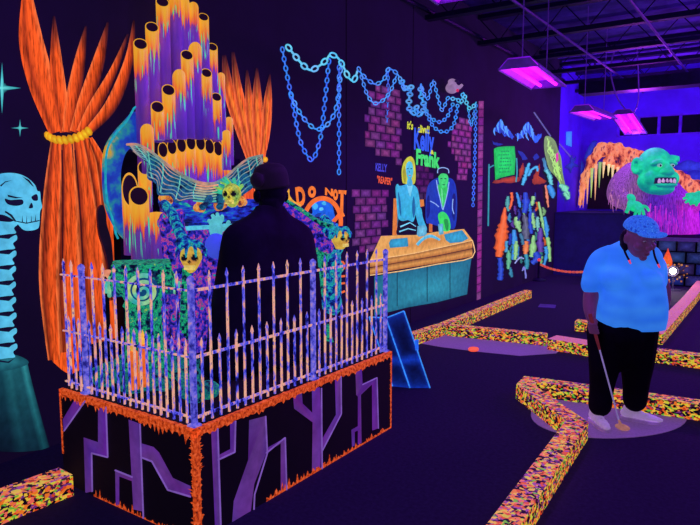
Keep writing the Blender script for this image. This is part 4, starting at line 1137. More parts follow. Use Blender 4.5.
# legs / side drapery
def pillar(name, pts, rs, mat, vox=.018):
    m = MB(); p = [V((q.x, q.y, max(q.z, HP+.17))) for q in smooth3(pts, 6)]; rr = [r for r, in catmull([(r,) for r in rs], 6)]
    def dis(c, r): return r
    m.tube(p, rr, (0, 0, 0), 14)
    for q, r in zip(p[::2], rr[::2]):
        for k in range(2):
            a = random.uniform(0, 6.28); m.ell(q+V((math.cos(a)*r*.8, math.sin(a)*r*.8, random.uniform(-.03, .03))), r*.5, (0, 0, 0), nu=10, nv=6)
    return remesh(m, name, vox, mat, organ, 2)
xs = -3.3
pillar('side_support', [X(171, 212, xs), X(174, 240, xs), X(178, 280, xs), X(182, 320, xs), X(184, 360, xs), X(186, 372, xs)], [.075, .085, .08, .085, .09, .10], M['blueviolet'])
pillar('side_support', [X(322, 222, -3.2), X(326, 245, -3.2), X(330, 275, -3.2), X(332, 310, -3.2), X(334, 345, -3.2)], [.09, .12, .10, .09, .10], M['teal'])
m = MB()
for k in range(5):
    p = [X(185+k*1.3, 268+k*2, -3.02), X(183+k*1.6, 300, -3.02), X(182+k*2, 330+k*3, -3.02)]
    m.tube(smooth3(p, 4), [.014, .018, .012]*0 or .015, (0, 0, 0), 8)
m.build('hanging_drape', M['column'], organ, True)
m = MB()
for k in range(5):
    p = [X(313+k*3, 248, -3.05), X(315+k*2.6, 265, -3.05), X(312+k*2, 284+k*3, -3.05)]
    m.tube(smooth3(p, 4), .016, (0, 0, 0), 8)
m.build('hanging_drape', M['column'], organ, True); m = MB()
for k in range(3):
    p = [X(317+k*5, 325, -3.05), X(322+k*5, 338+k*3, -3.05), X(328+k*4, 345+k*1, -3.05)]
    m.tube(smooth3(p, 4), .018, (0, 0, 0), 8)
m.build('hanging_drape', M['column'], organ, True)
# skulls gripped by claws
BONE, BONED, SOCK = (225, 195, 70), (200, 110, 60), (14, 10, 30)
def skull(c, r, yaw, parent, name='skull', bone=BONE, dark=BONED, mat=None):
    rot = Matrix.Rotation(yaw, 3, 'Z')
    def fn(d, p):  # faces +x before rotation
        k = 1.0; x, y, z = d
        p = V((p.x*1.08, p.y*.86, p.z))
        if z < -.15:
            t = min(1, (-.15-z)/.7)
            p.y *= 1-.35*t; p.x = p.x*(1-.1*t)+.12*r*t*(1 if x > 0 else -2.5); p.z -= .28*r*t*(1 if x > -.2 else 0)
        for sy in (-1, 1):
            q = V((.84, sy*.40, .02)).normalized(); a = d.angle(q)
            if a < .33: p -= d*r*.26*(1-(a/.33)**2)
            q = V((.75, sy*.62, -.22)).normalized(); a = d.angle(q)
            if a < .3: p += d*r*.10*(1-a/.3)
            q = V((.84, sy*.38, .34)).normalized(); a = d.angle(q)
            if a < .3: p += d*r*.07*(1-a/.3)
        a = d.angle(V((.95, 0, -.24)).normalized())
        if a < .2: p -= d*r*.15*(1-a/.2)
        return p
    m = MB(); m.ell(c, r, (0, 0, 0), rot, 48, 36, fn)
    inv = rot.inverted(); cols = []
    for v in m.v:
        d = (inv @ (V(v)-V(c))).normalized(); col = mixc(bone, dark, min(1, max(0, .5*mn.noise(V(v)*18)+.25)))
        for sy in (-1, 1):
            if d.angle(V((.84, sy*.40, .02)).normalized()) < .27: col = SOCK
        if d.angle(V((.95, 0, -.27)).normalized()) < .13: col = SOCK
        cols.append(lin(col))
    m.c = cols
    o = m.build(name, mat or M['glow'], parent, True)
    t = MB()
    for row, zz in ((0, -.62), (1, -.80)):
        for i in range(6):
            a = (i-2.5)*.2
            t.box(V(c)+rot @ V((r*1.02*math.cos(a), r*.62*math.sin(a)*1.25, r*zz*1.05)), (r*.1, r*.12, r*.16), mixc(bone, (255, 240, 190), .4), rot)
    t.build('teeth', mat or M['glow'], o)
    return o
def claw(c, r, wrist, path, parent, mat='teal', cols=None):
    m = MB(); m.tube(path, [.035]*len(path), (0, 0, 0), 10)
    c = V(c); w = V(wrist); m.ell(w, .05, (0, 0, 0))
    view = (EYE-c).normalized(); side = view.cross(V((0, 0, 1))).normalized()
    for k in range(4):
        s = (k-1.5)*.5
        p = [w, c+V((0, 0, r*1.12))+side*r*s*.7+view*r*.35, c+V((0, 0, r*.6))+side*r*s*1.35+view*r*.95, c+V((0, 0, -r*.05))+side*r*s*1.5+view*r*1.12]
        q = smooth3(p, 5); m.tube(q, [.024-.017*i/(len(q)-1) for i in range(len(q))], (0, 0, 0), 8)
    q = smooth3([w, c+V((0, 0, r*.7))-side*r*1.0+view*.1*r, c-side*r*1.15+view*r*.5], 5); m.tube(q, [.022-.014*i/(len(q)-1) for i in range(len(q))], (0, 0, 0), 8)
    return remesh(m, 'claw_arm', .0085, M[mat], parent, 2)
cl = X(191, 257, -2.95); rl = 12.5/pxm(cl)
skull(cl, rl, math.radians(-50), organ)
claw(cl, rl, X(184, 243, -2.98), smooth3([X(163, 203, -3.32), X(172, 214, -3.22), X(178, 228, -3.1), X(184, 243, -2.98)], 5), organ, 'teal')
cr = X(340, 238, -2.9); rr_ = 9/pxm(cr)
skull(cr, rr_, math.radians(-10), organ)
rarm = smooth3([X(262, 203, -3.35), X(282, 207, -3.3), X(300, 217, -3.2), X(318, 229, -3.08), X(333, 235, -2.95)], 6)
m = MB(); m.tube(rarm, [.07, .075, .08, .085, .08, .07, .06]*0 or [.065]*len(rarm), (0, 0, 0), 12); m.tube([p+V((0, .01, .05)) for p in rarm], .028, (0, 0, 0), 8); m.tube([p+V((0, -.02, -.11)) for p in rarm], .05, (0, 0, 0), 8)
remesh(m, 'side_arm', .014, M['blueviolet'], organ, 2)
m = MB(); m.tube([p+V((.02, -.03, .062)) for p in rarm], .02, (20, 190, 150), 8); m.build('arm_ridge', M['column'], organ, True)
claw(cr, rr_, X(331, 233, -2.95), smooth3([X(318, 229, -3.08), X(325, 231, -3.0), X(331, 233, -2.95)], 3), organ, 'teal')
# flame finial right of the dark head
m = MB(); q = smooth3([X(297, 208, -3.4), X(291, 203, -3.4), X(288, 196, -3.4), X(289, 189, -3.4)], 5); m.tube(q, [.045-.042*i/(len(q)-1) for i in range(len(q))], (245, 180, 50), 8); m.build('carved_horn', M['glow'], organ, True)
# ============================================================ winged creature on the organ
XG = -3.14
gar = thing('winged_gargoyle', 'teal winged creature with a yellow head spread across the organ above the keyboard', 'statue', X(212, 205, XG))
def wing(outer, lower, root, dx):
    top = catmull(outer, 6); bot = catmull(lower, 6)
    N = 40
    def samp(c, t):
        i = min(len(c)-2, int(t*(len(c)-1))); f = t*(len(c)-1)-i
        return (c[i][0]+(c[i+1][0]-c[i][0])*f, c[i][1]+(c[i+1][1]-c[i][1])*f)
    m = MB(); rows = []
    def p3(t, v):
        a = samp(top, t); b = samp(bot, t)
        return X(a[0]+(b[0]-a[0])*v, a[1]+(b[1]-a[1])*v, XG-.12*math.sin(t*2.2)-.05*math.sin(v*3.1))
    for i in range(N+1): rows.append([p3(i/N, v/8) for v in range(9)])
    m.grid(rows, (0, 0, 0))
    w = m.build('wing', M['wing'], gar, True)
    e = MB()
    e.tube([p3(i/N, 0) for i in range(N+1)], [.007+.005*i/N for i in range(N+1)], lambda p: mixc((40, 150, 150), (230, 150, 120), .5+.9*mn.noise(p*9)), 6)
    for v in (.1, .22, .38, .55, .72, .88):
        e.tube([p3(i/N, v+.03*math.sin(i*.6)) for i in range(2, N+1)], .0038, lambda p: mixc((40, 170, 170), (230, 160, 140), .5+.7*mn.noise(p*9)), 5)
    for i in range(5, N, 7):
        a = random.random()*.2
        for v in (0, .22, .45, .7):
            e.tube([p3(min(1, (i+v*4)/N), v), p3(min(1, (i+v*4+1)/N), min(1, v+.2))], .004, lambda p: (110, 210, 190), 5)
    e.build('wing_rib', M['glow'], w)
wing([(127, 144.5), (137, 144.5), (150, 151), (165, 163), (182, 175), (197, 182), (208, 184)], [(127, 145.5), (143, 160), (150, 166), (147, 178), (156, 184), (158, 195), (170, 196), (176, 203), (188, 200), (206, 202)], None, 0)
wing([(263, 155), (254, 157), (246, 160), (236, 168), (226, 177), (216, 183), (208, 184)], [(263, 157), (262, 172), (257, 184), (246, 193), (234, 200), (220, 203), (206, 202)], None, 0)
m = MB()
m.tube(smooth3([X(206, 196, XG+.02), X(215, 194, XG+.06), X(224, 192, XG+.10), X(231, 192, XG+.12)], 5), [.035]*16, (0, 0, 0), 12)
m.tube([X(218, 196, XG+.08), X(221, 204, XG+.12), X(219, 208, XG+.13)], [.03, .022, .028], (0, 0, 0), 8)
m.tube([X(210, 198, XG+.06), X(205, 205, XG+.1), X(201, 208, XG+.1)], [.028, .02, .026], (0, 0, 0), 8)
remesh(m, 'body', .01, M['wing'], gar, 2)
m = MB()
for k in range(7):
    y = 184+k*2.6
    m.tube(smooth3([X(196-k*.5, y+1, XG+.0), X(206, y+2.4, XG+.05), X(216, y+1.2, XG+.09), X(226, y-1.5, XG+.06)], 5), .0055, mixc((250, 170, 130), (60, 200, 180), k/7), 6)
m.build('shoulder_ridge', M['glow'], gar)
m = MB()
for k in range(16):
    a = math.radians(20+k*11); c0 = X(231+9*math.cos(a), 192-9*math.sin(a), XG+.12); c1 = X(229+random.uniform(13, 17)*math.cos(a), 191-random.uniform(12, 15)*math.sin(a), XG+.08)
    m.tube([c0, c1], [.012, .003], random.choice([(60, 200, 150), (140, 210, 90), (40, 150, 170)]), 6)
m.build('head_spines', M['glow'], gar)
hc = X(232, 194, XG+.15); hr = 10.5/pxm(hc)
skull(hc, hr, math.radians(-62), gar, 'head', (235, 205, 60), (50, 170, 120), M['glowhi'])
# ============================================================ green column
cpt = hit(152, 392, 2, HP)
colm = thing('carved_pedestal', 'mottled green column with a scrolled capital carrying the big organ pipes', 'column pedestal', (cpt.x, cpt.y, HP))
xc = cpt.x
print('col', cpt)
XCc = min(max(xc, -3.40), -3.15)
def CX(px, py, o=0.0): return X(px, py, XCc+o)
base = CX(143, 300)
cxy = V((base.x, base.y, 0))
zc0 = CX(143, 262).z; zc1 = CX(143, 300).z
s1 = 1/pxm(base)
colm.location = (cxy.x, cxy.y, HP)
colm.matrix_basis = Matrix.Translation((cxy.x, cxy.y, HP))
m = MB(); r1 = 17*s1; tw = V((-cxy.x, -cxy.y, 0)).normalized(); sd = V((-tw.y, tw.x, 0))
prof = [(r1*1.5, HP+.002), (r1*1.5, HP+.05), (r1*1.3, HP+.08), (r1*1.15, HP+.11), (r1*1.06, HP+.3), (r1, zc1-.05), (r1*1.15, zc1-.03), (r1*1.0, zc1)]
m.lathe(prof, (cxy.x, cxy.y, 0), (0, 0, 0), 32); m.build('shaft', M['column'], colm, True)
wc = 27*s1
rotc = Matrix.Rotation(math.atan2(tw.x, -tw.y), 3, 'Z')
m = MB()
m.box((cxy.x, cxy.y, zc0-.02), (wc*2.05, wc*1.9, .045), (0, 0, 0), rotc); m.box((cxy.x, cxy.y, zc0-.065), (wc*1.85, wc*1.7, .05), (0, 0, 0), rotc)
m.lathe([(r1*1.02, zc1), (r1*1.25, zc1+.05), (wc*.95, zc0-.09), (wc*.9, zc0-.05)], (cxy.x, cxy.y, 0), (0, 0, 0), 28)
for k in range(14):
    a = 6.283*k/14; q = V((cxy.x+math.cos(a)*wc*.93, cxy.y+math.sin(a)*wc*.93, (zc0+zc1)/2)); m.ell(q, (.045, .045, .075), (0, 0, 0), None, 10, 8)
remesh(m, 'capital', .012, M['column'], colm, 1)
def volute(cc, f, t_, rad, sgn):
    m = MB(); pts = []
    for k in range(64):
        t = k/63; a = t*4.6*math.pi+1.2; rr2 = rad*(1-t*.86)
        pts.append(cc+t_*math.cos(a)*rr2*sgn+V((0, 0, math.sin(a)*rr2))+f*(.015+.04*t))
    m.tube(pts, [.0135*(1-.45*k/63) for k in range(64)], lambda p: mixc((40, 190, 200), (220, 225, 120), .5+.8*mn.noise(p*16)), 8)
    m.tube([cc-f*.05, cc+f*.012], rad*.97, (14, 70, 120), 24)
    m.build('volute', M['glow'], colm, True)
midz = (zc0+zc1)/2-.03
volute(V((cxy.x, cxy.y, midz))+tw*wc*1.12, tw, sd, 15*s1, 1)
volute(V((cxy.x, cxy.y, midz))-sd*wc*1.0, -sd, tw, 10*s1, -1)
volute(V((cxy.x, cxy.y, midz))+sd*wc*1.0, sd, tw, 10*s1, 1)
# rubble and small things at its foot
def rubble(c, rx, ry, n, label, seed, q0=0.0):
    random.seed(seed); m = MB()
    for i in range(n):
        a = random.uniform(0, 6.28); q = q0+(1-q0)*random.random()
        r = random.uniform(.03, .075)
        m.ell(V((c[0]+rx*q*math.cos(a), c[1]+ry*q*math.sin(a), HP+.01+r*.9+(1-q)*random.uniform(0, .14))), (r, r*random.uniform(.7, 1.2), r*random.uniform(.7, 1)), (0, 0, 0), Matrix.Rotation(random.uniform(0, 3), 3, 'Z'), 10, 7)
    o = remesh(m, 'rubble', .012, M['rubble'], None, 1)
    return tag(o, label, 'rubble', None, 'stuff')
g1 = hit(150, 405, 2, HP)
rubble((cxy.x+.03, cxy.y+.01), .29, .29, 55, 'teal and blue rubble heaped round the foot of the green column', 3, .78)
g2 = hit(214, 408, 2, HP)
rubble((PX1-.25, PY0+.25), .07, .07, 9, 'small teal rubble heap inside the near corner of the railing', 4)
for i, (px, py, hh, lab) in enumerate([(133, 352, .16, 'shorter orange candle stuck in the rubble by the green column'), (143, 345, .21, 'taller orange candle stuck in the rubble by the green column')]):
    c = X(px, py, XCc+.30); t = thing('candle', lab, 'candle', (c.x, c.y, HP+.1)); z0 = HP+.08
    MB().lathe([(.026, z0), (.024, c.z), (.018, c.z+.006), (.006, c.z+.004)], (c.x, c.y, 0), (240, 110, 40), 14).build('wax', M['glow'], t, True)
    MB().lathe([(.004, c.z), (.016, c.z+.02), (.012, c.z+.045), (.001, c.z+.085)], (c.x, c.y, 0), (255, 190, 70), 12).build('flame', M['glow'], t, True)
s3 = X(108, 278, -3.42)
ss = thing('small_skull', 'small peach skull mounted beside the scrolled capital of the green column', 'skull', s3)
skull(s3, 8.5/pxm(s3), math.radians(-30), ss, 'cranium', (250, 170, 120), (200, 90, 90))
MB().tube([s3+V((-.03, 0, -.08)), V((s3.x-.03, s3.y, HP+.012))], .02, (30, 24, 60), 8).build('stake', M['dark'], ss)
# ============================================================ dark seated organist
XO = -2.82
og = thing('seated_organist', 'dark figure in a black coat seated with its back turned, playing the organ', 'figure', (XO, X(268, 300, XO).y, HP))
po = pxm(X(268, 240, XO))
oc = X(268, 200, XO)
def OG(px, py, dx=0.0): return X(px, py, XO+dx)
m = MB()  # coat: shoulders, back, skirt of the coat over the bench
def ringpts(px0, px1, py, dxf, dep, n=24):
    a, b = OG(px0, py, dxf), OG(px1, py, dxf); c = (a+b)/2; hw = (b-a)/2
    return [c+hw*math.cos(2*math.pi*k/n)+V((1, 0, 0))*dep*math.sin(2*math.pi*k/n) for k in range(n)]
rings = [ringpts(208, 322, 392, 0, .22), ringpts(210, 320, 350, 0, .22), ringpts(213, 318, 315, 0, .2), ringpts(218, 316, 280, 0, .18), ringpts(221, 314, 258, 0, .16), ringpts(223, 312, 243, 0, .15), ringpts(225, 310, 233, 0, .14), ringpts(229, 307, 227, 0, .12), ringpts(238, 299, 221, 0, .10), ringpts(249, 290, 216, 0, .085), ringpts(256, 284, 210, 0, .075), ringpts(258, 282, 205, 0, .07)]
n = 24; vs = [p for r in rings for p in r]
zmin = HP+.012
vs = [V((p.x, p.y, max(p.z, zmin))) for p in vs]
m.add(vs, [(i*n+k, i*n+(k+1) % n, (i+1)*n+(k+1) % n, (i+1)*n+k) for i in range(len(rings)-1) for k in range(n)]+[tuple(range(n-1, -1, -1)), tuple((len(rings)-1)*n+k for k in range(n))], (0, 0, 0))
m.tube([OG(236, 243, 0), OG(230, 252, -.1), OG(225, 254, -.16)], [.075, .07, .06], (0, 0, 0), 12)
m.tube([OG(300, 244, 0), OG(305, 256, -.08), OG(300, 262, -.16)], [.08, .075, .06], (0, 0, 0), 12)
remesh(m, 'coat', .016, M['black_cloth'], og, 4)
m = MB(); hr_ = .11
hcn = OG(271, 189, -.02)
m.ell(hcn, (.112, .102, .155), (0, 0, 0)); m.tube([OG(270, 200, 0), OG(270, 216, 0)], .075, (0, 0, 0), 14)
m.ell(OG(257, 196, -.02), (.03, .02, .045), (0, 0, 0)); m.ell(OG(285, 196, -.02), (.03, .02, .045), (0, 0, 0))
remesh(m, 'head', .01, M['black_cloth'], og, 3)
m = MB(); hatc = OG(271, 183, -.02)
m.lathe([(.112, -.03), (.124, -.025), (.122, .0), (.120, .04), (.114, .075), (.096, .108), (.062, .128), (.0, .135)], hatc, (0, 0, 0), 32, Matrix.Rotation(.14, 3, 'X'))
m.ell(OG(257, 180, 0), (.05, .042, .05), (0, 0, 0))
remesh(m, 'hat', .01, plain('dark_violet_felt', (22, 15, 34), .8, (20, 9, 32), .5), og, 2)
m = MB(); m.tube([OG(226, 252, -.14), OG(220, 247, -.2), OG(216, 240, -.24)], [.07, .08, .06], (0, 0, 0), 14); m.ell(OG(216, 246, -.2), (.07, .075, .085), (0, 0, 0))
remesh(m, 'sleeve', .012, plain('blue_sleeve_cloth', (70, 90, 220), .8, (60, 80, 215), .75, var=.15), og, 3)
m = MB()
hp = OG(216, 228, -.26)
m.tube([OG(216, 240, -.24), hp], [.036, .045], (0, 0, 0), 10); m.ell(hp, (.028, .06, .06), (0, 0, 0))
for k, (dx, dy) in enumerate([(-8.5, -8), (-4, -13.5), (1, -15), (6, -12.5)]):
    a = hp+RT*((dx*.6)/po)+V((0, 0, .035)); b = OG(216+dx, 228+dy, -.28); q = smooth3([a, (a+b)/2+V((.012, 0, 0)), b], 4)
    m.tube(q, [.0165-.004*i/(len(q)-1) for i in range(len(q))], (0, 0, 0), 8)
q = smooth3([OG(219, 232, -.25), OG(226, 227, -.27), OG(229, 221, -.28)], 4); m.tube(q, .015, (0, 0, 0), 8)
remesh(m, 'hand', .006, paint('cyan_hand_paint', .75, 20, .7, 1.1), og, 2, lambda p, n_: (100, 215, 225))
# ============================================================ ultraviolet lamps hanging from the ceiling
UVC = (.36, .07, 1.0)
def fixture(label, c, rz, L=1.25, wd=.36, power=26, tilt=0.0, wires=True):
    t = thing('hanging_lamp', label, 'ceiling lamp', c, rz, 'hanging blacklight fixtures'); LOCAL.add(t.name)
    m = MB()  # open trough reflector
    hh = .09; w = wd/2; l = L/2
    prof = [(-w, -hh), (-w*.55, 0), (w*.55, 0), (w, -hh)]
    th = .012
    out = [[V((x, y, z)) for x, z in prof] for y in (-l, l)]
    up_ = [[V((x, y, z+th)) for x, z in prof] for y in (-l, l)]
    m.grid(up_, (0, 0, 0))
    for y in (-l, l): m.add([V((x, y, z)) for x, z in prof]+[V((x, y, z+th)) for x, z in prof], [(0, 1, 2, 3), (0, 4, 7, 3)], (0, 0, 0))
    for s in (-1, 1): m.box((s*w, 0, -hh+.004), (.014, L, .022), (0, 0, 0))
    m.build('housing', M['metal'], t)
    m = MB(); m.grid([[V((x, y, z-.001)) for x, z in prof] for y in (-l+.005, l-.005)], (0, 0, 0)); m.build('reflector', M['tubehot'], t)
    for x in (-w*.45, w*.45):
        MB().tube([(x, -l+.03, -hh+.03), (x, l-.03, -hh+.03)], .019, (0, 0, 0), 10).build('lamp_tube', M['tubeglow'], t, True)
    if tilt: t.rotation_euler = (tilt, 0, rz)
    for y in (-l*.8, l*.8) if wires else ():
        m = MB(); ztop = CEIL-c[2]-.01
        m.tube([(0, y, th), (0, y, ztop)], .006, (0, 0, 0), 6)
        m.build('hanger_wire', M['metal'], t)
    la = bpy.data.lights.new('blacklight', 'AREA'); la.shape = 'RECTANGLE'; la.size = wd*.9; la.size_y = L*.95
    la.energy = power; la.color = UVC
    lo = bpy.data.objects.new('blacklight', la); COL.objects.link(lo)
    lo.location = V(c)+V((0, 0, -hh-.03)); lo.rotation_euler = (0, 0, rz)
    return t
def at_z(px, py, z): return hit(px, py, 2, z)
f1 = at_z(535, 70, 2.98); fixture('largest bright magenta blacklight fixture hanging highest in view', f1, math.radians(5), 1.3, .38)
f2 = at_z(594.5, 110, 3.0); fixture('smaller blacklight fixture hanging in front of the dark far beam', f2, math.radians(-2), 1.3, .36)
f3 = at_z(630, 120, 3.05); fixture('small blacklight fixture on a loop of cable in front of the high windows', f3, math.radians(-8), 0.8, .4, 26, math.radians(-22), False)
f4 = at_z(428, -43, 3.15); fixture('blacklight fixture only just showing at the top edge above the chains', f4, math.radians(5), 1.3, .38)
# unseen point lamps added to brighten the organ, far wall and ceiling
for x, y, z, en, col in ((-1.2, .6, 3.0, 60, (.5, .25, 1)), (1.2, 4.6, 3.0, 55, UVC), (1.6, 9.0, 3.1, 170, UVC), (.9, 12.6, 3.0, 330, (.5, .04, 1)), (3.2, 13.0, 2.8, 330, (.5, .04, 1)), (-2.4, 13.3, 3.2, 110, (.5, .04, 1))):
    la = bpy.data.lights.new('blacklight', 'POINT'); la.shadow_soft_size = .25; la.energy = en; la.color = col
    lo = bpy.data.objects.new('blacklight', la); COL.objects.link(lo); lo.location = (x, y, z)
m = MB(); c0 = f3+V((0, 0, .05))
m.tube(smooth3([c0+V((-.3, 0, 1.3)), c0+V((-.38, 0, .9)), c0+V((-.25, 0, .4)), c0+V((-.05, 0, .1)), c0], 6), .014, (0, 0, 0), 6)
m.tube(smooth3([c0, c0+V((.12, 0, .25)), c0+V((.1, 0, .8)), c0+V((.05, 0, 1.3))], 6), .012, (0, 0, 0), 6)
tag(m.build('lamp_cord', M['metal']), 'loose curving power cord above the small lamp by the high windows', 'cord')
# ============================================================ the standing golfer
PW = F(617, 424); SW = pxm(V((PW.x, PW.y, .8)))
wm = thing('person', 'person in a bright blue T-shirt, blue cap and black trousers holding a golf putter', 'person', PW, YAW); LOCAL.add(wm.name)
RINV = Matrix.Rotation(-YAW, 3, 'Z')
DW = (PW-EYE).dot(FH)
def g(px, py, y=0.0): return RINV @ (DD(px, py, DW+y)-PW)
def clothes(name, mb, mat, vox, sm=4, colfn=None, parent=wm): return remesh(mb, name, vox, mat, parent, sm, colfn)
DRK = (0, 0, 0)
def tp(m, pts, rs, n=5, seg=14):
    q = smooth3(pts, n); rr = [r[0] for r in catmull([(r,) for r in rs], n)]
    m.tube(q, rr, DRK, seg)
    for p, r in ((q[0], rr[0]), (q[-1], rr[-1])): m.ell(p, r*.99, DRK, nu=14, nv=8)
# body: head, neck, arms, hands and legs in one surface
SKN = (72, 38, 62)
m = MB()
hd = g(639, 238, -.08)
hrot = Matrix.Rotation(math.radians(14), 3, 'Z') @ Matrix.Rotation(math.radians(16), 3, 'X')   # faces -y before rotation
def hp_(x, y, z): return hd+hrot @ V((x, y, z))
def hs(mb, k=1.1):
    mb.v = [tuple(hd+(V(p)-hd)*k) for p in mb.v]; return mb
m.ell(hd, (.083, .098, .112), DRK, hrot, 24, 16)
m.ell(hp_(0, -.028, -.055), (.066, .068, .066), DRK, hrot)          # jaw
m.ell(hp_(0, -.078, -.105), (.026, .022, .022), DRK, hrot)          # chin
m.tube([hp_(0, -.095, .012), hp_(0, -.118, -.026)], [.010, .018], DRK, 10); m.ell(hp_(0, -.112, -.032), (.024, .016, .013), DRK, hrot)
m.ell(hp_(0, -.098, -.065), (.027, .013, .008), DRK, hrot); m.ell(hp_(0, -.096, -.079), (.024, .014, .009), DRK, hrot)
for s in (-1, 1):
    m.ell(hp_(s*.034, -.086, .014), (.02, .012, .010), DRK, hrot); m.ell(hp_(s*.034, -.088, .032), (.024, .012, .008), DRK, hrot)
    m.ell(hp_(s*.045, -.068, -.03), (.03, .03, .028), DRK, hrot); m.ell(hp_(s*.085, .012, -.005), (.012, .022, .034), DRK, hrot)
hs(m)
tp(m, [hd+V((-.01, .05, -.05)), g(634, 254, -.01), g(630, 262, .02)], [.062, .066, .085])
# torso core inside the shirt
m.ell(g(627, 285, .03), (.19, .11, .2), DRK); m.ell(g(626, 318, .03), (.19, .12, .12), DRK)
# arm on the near side with the putter
tp(m, [g(599, 264, .02), g(592.5, 290, .0), g(590, 305, -.05), g(591, 318, -.12)], [.058, .058, .05, .034])
hand = g(592.5, 327, -.155)
m.ell(hand, (.032, .036, .045), DRK)
# other arm bent across to the grip side, mostly behind the belly
tp(m, [g(655, 266, .04), g(663, 288, .06), g(663, 305, .05), g(658, 318, .08)], [.05, .05, .045, .034]); m.ell(g(657, 322, .09), (.03, .03, .04), DRK)
# legs
tp(m, [g(606, 330, .03), g(604, 365, .0), g(600, 398, .0), g(599, 410, .0)], [.11, .085, .05, .042]); tp(m, [g(634, 330, .03), g(635, 365, .04), g(634, 393, .05), g(634, 404, .05)], [.11, .085, .05, .042])
GT, GB = g(591, 318, -.175), g(620.5, 432, -.14)
GB.z = max(GB.z, .03)
# putter axis: grip in the hand down to the head
ax = (GB-GT).normalized()
for k in range(4):
    c = GT+ax*(.045+.021*k)
    root = hand+V((-.008, .015, .02-.02*k)); 
    pr = [root, c+V((-.026, -.004, 0)), c+V((-.012, -.026, 0)), c+V((.016, -.022, -.002)), c+V((.022, .002, -.004))]
    q = smooth3(pr, 4); m.tube(q, [.0115-.0035*i/(len(q)-1) for i in range(len(q))], DRK, 8); m.ell(q[-1], .008, DRK, nu=8, nv=6)
q = smooth3([hand+V((.022, -.005, .03)), GT+ax*.02+V((.022, -.014, .01)), GT+ax*.055+V((.012, -.026, 0))], 4); m.tube(q, [.013-.003*i/(len(q)-1) for i in range(len(q))], DRK, 8)
body = clothes('body', m, M['skin'], .0062, 3)
eyes = []
for s in (-1, 1):
    e_ = MB(); e_.ell(hp_(s*.034, -.0955, .012), (.011, .006, .005), (120, 100, 150), hrot, 12, 8); e_.ell(hp_(s*.034, -.1005, .011), (.0045, .003, .0045), (12, 8, 16), hrot, 10, 6)
    hs(e_).build('eye', M['mural_dim'], wm, True)
m = MB(); m.ell(hp_(0, -.109, -.0715), (.021, .004, .0022), (70, 22, 50), hrot, 14, 6); hs(m).build('mouth', M['mural_dim'], wm, True)
# T-shirt
m = MB()
n = 32
sec = [ # px centre, half width px, depth front, depth back, py
 (629, 36.5, .15, .14, 328), (628.5, 38, .20, .16, 316), (628, 38, .225, .165, 303), (628, 36.5, .215, .165, 291), (628, 35, .20, .16, 280), (628.5, 34.5, .17, .145, 270), (629, 34.5, .14, .12, 261), (629.5, 33, .115, .11, 253), (631, 28, .09, .10, 248), (633, 19, .075, .09, 244), (634, 14, .07, .08, 241)]
vs = []
for cx, hw, df, db, py in sec:
    for k in range(n):
        t = 2*math.pi*k/n; x, y = math.cos(t), math.sin(t)
        sq = (abs(x)**2.6+abs(y)**2.6)**(-1/2.6)
        vs.append(g(cx+hw*.94*x*sq, py, .03)+V((0, (y*sq)*(db if y > 0 else df), 0)))
m.add(vs, [(i*n+k, i*n+(k+1) % n, (i+1)*n+(k+1) % n, (i+1)*n+k) for i in range(len(sec)-1) for k in range(n)]+[tuple(range(n-1, -1, -1)), tuple((len(sec)-1)*n+k for k in range(n))], DRK)
tp(m, [g(610, 255, .03), g(601, 261, .02), g(594, 273, .0), g(591.5, 285, -.005)], [.075, .085, .075, .075])
tp(m, [g(648, 258, .04), g(655, 267, .05), g(657, 282, .05)], [.075, .08, .072])
m.ell(g(616, 279, -.10), (.11, .09, .085), DRK); m.ell(g(647, 280, -.10), (.11, .09, .085), DRK)
def shirtcol(p, nn):
    f = .5+.5*nn.z
    c = mixc((28, 70, 205), (58, 130, 255), min(1, max(0, .35+.55*nn.z-.25*nn.y)))
    z = p.z
    fold = mn.noise(V((p.x*7, p.y*7, p.z*16)))
    return mixc(c, (20, 50, 170), max(0, min(.35, fold*.5)))
clothes('t_shirt', m, M['shirt'], .010, 4, lambda p, nn: mixc((62, 146, 255), (40, 112, 240), .5+.5*mn.noise(V((p.x*6, p.y*6, p.z*14)))))
m = MB()
tp(m, [g(617, 322, .03), g(620, 336, .03), g(621, 352, .03)], [.17, .185, .15])
tp(m, [g(607, 330, .02), g(605, 360, .0), g(602, 385, .0), g(600, 405, .0)], [.145, .118, .09, .085])
tp(m, [g(638, 330, .04), g(637, 360, .04), g(636, 382, .045), g(635, 400, .05)], [.145, .125, .098, .088])
clothes('trousers', m, M['trouser'], .010, 4)
# cap with a brim
m = MB()
def hc_(d, p):
    return p if d.z > -.05 else V((p.x, p.y, p.z*.25))
m.ell(hp_(0, .005, .062), (.104, .118, .085), DRK, hrot, 28, 16, hc_)
br = []
for i in range(15):
    a = math.radians(-72+144*i/14); br.append((math.sin(a), math.cos(a)*.6))
for k in range(15):
    sx, cy_ = br[k]; m.ell(hp_(sx*.088, -.098-.055*cy_, .056-.012*cy_+.01), (.022, .03, .010), DRK, hrot, 10, 6)
m.ell(hp_(0, -.11, .06), (.075, .04, .009), DRK, hrot, 18, 6); m.ell(hp_(0, .0, .147), .009, DRK)
clothes('cap', hs(m), mottle('blue_patterned_cap', [(.35, (25, 60, 190)), (.5, (55, 120, 240)), (.62, (30, 80, 220)), (.7, (80, 150, 255))], 40, .75), .0075, 2)
m = MB(); m.ell(hp_(0, .045, -.02), (.092, .075, .085), DRK, hrot); m.ell(hp_(-.07, .035, -.05), (.018, .04, .07), DRK, hrot); m.ell(hp_(.07, .035, -.05), (.018, .04, .07), DRK, hrot)
clothes('hair', hs(m), plain('black_hair', (10, 7, 14), .7), .009, 2)
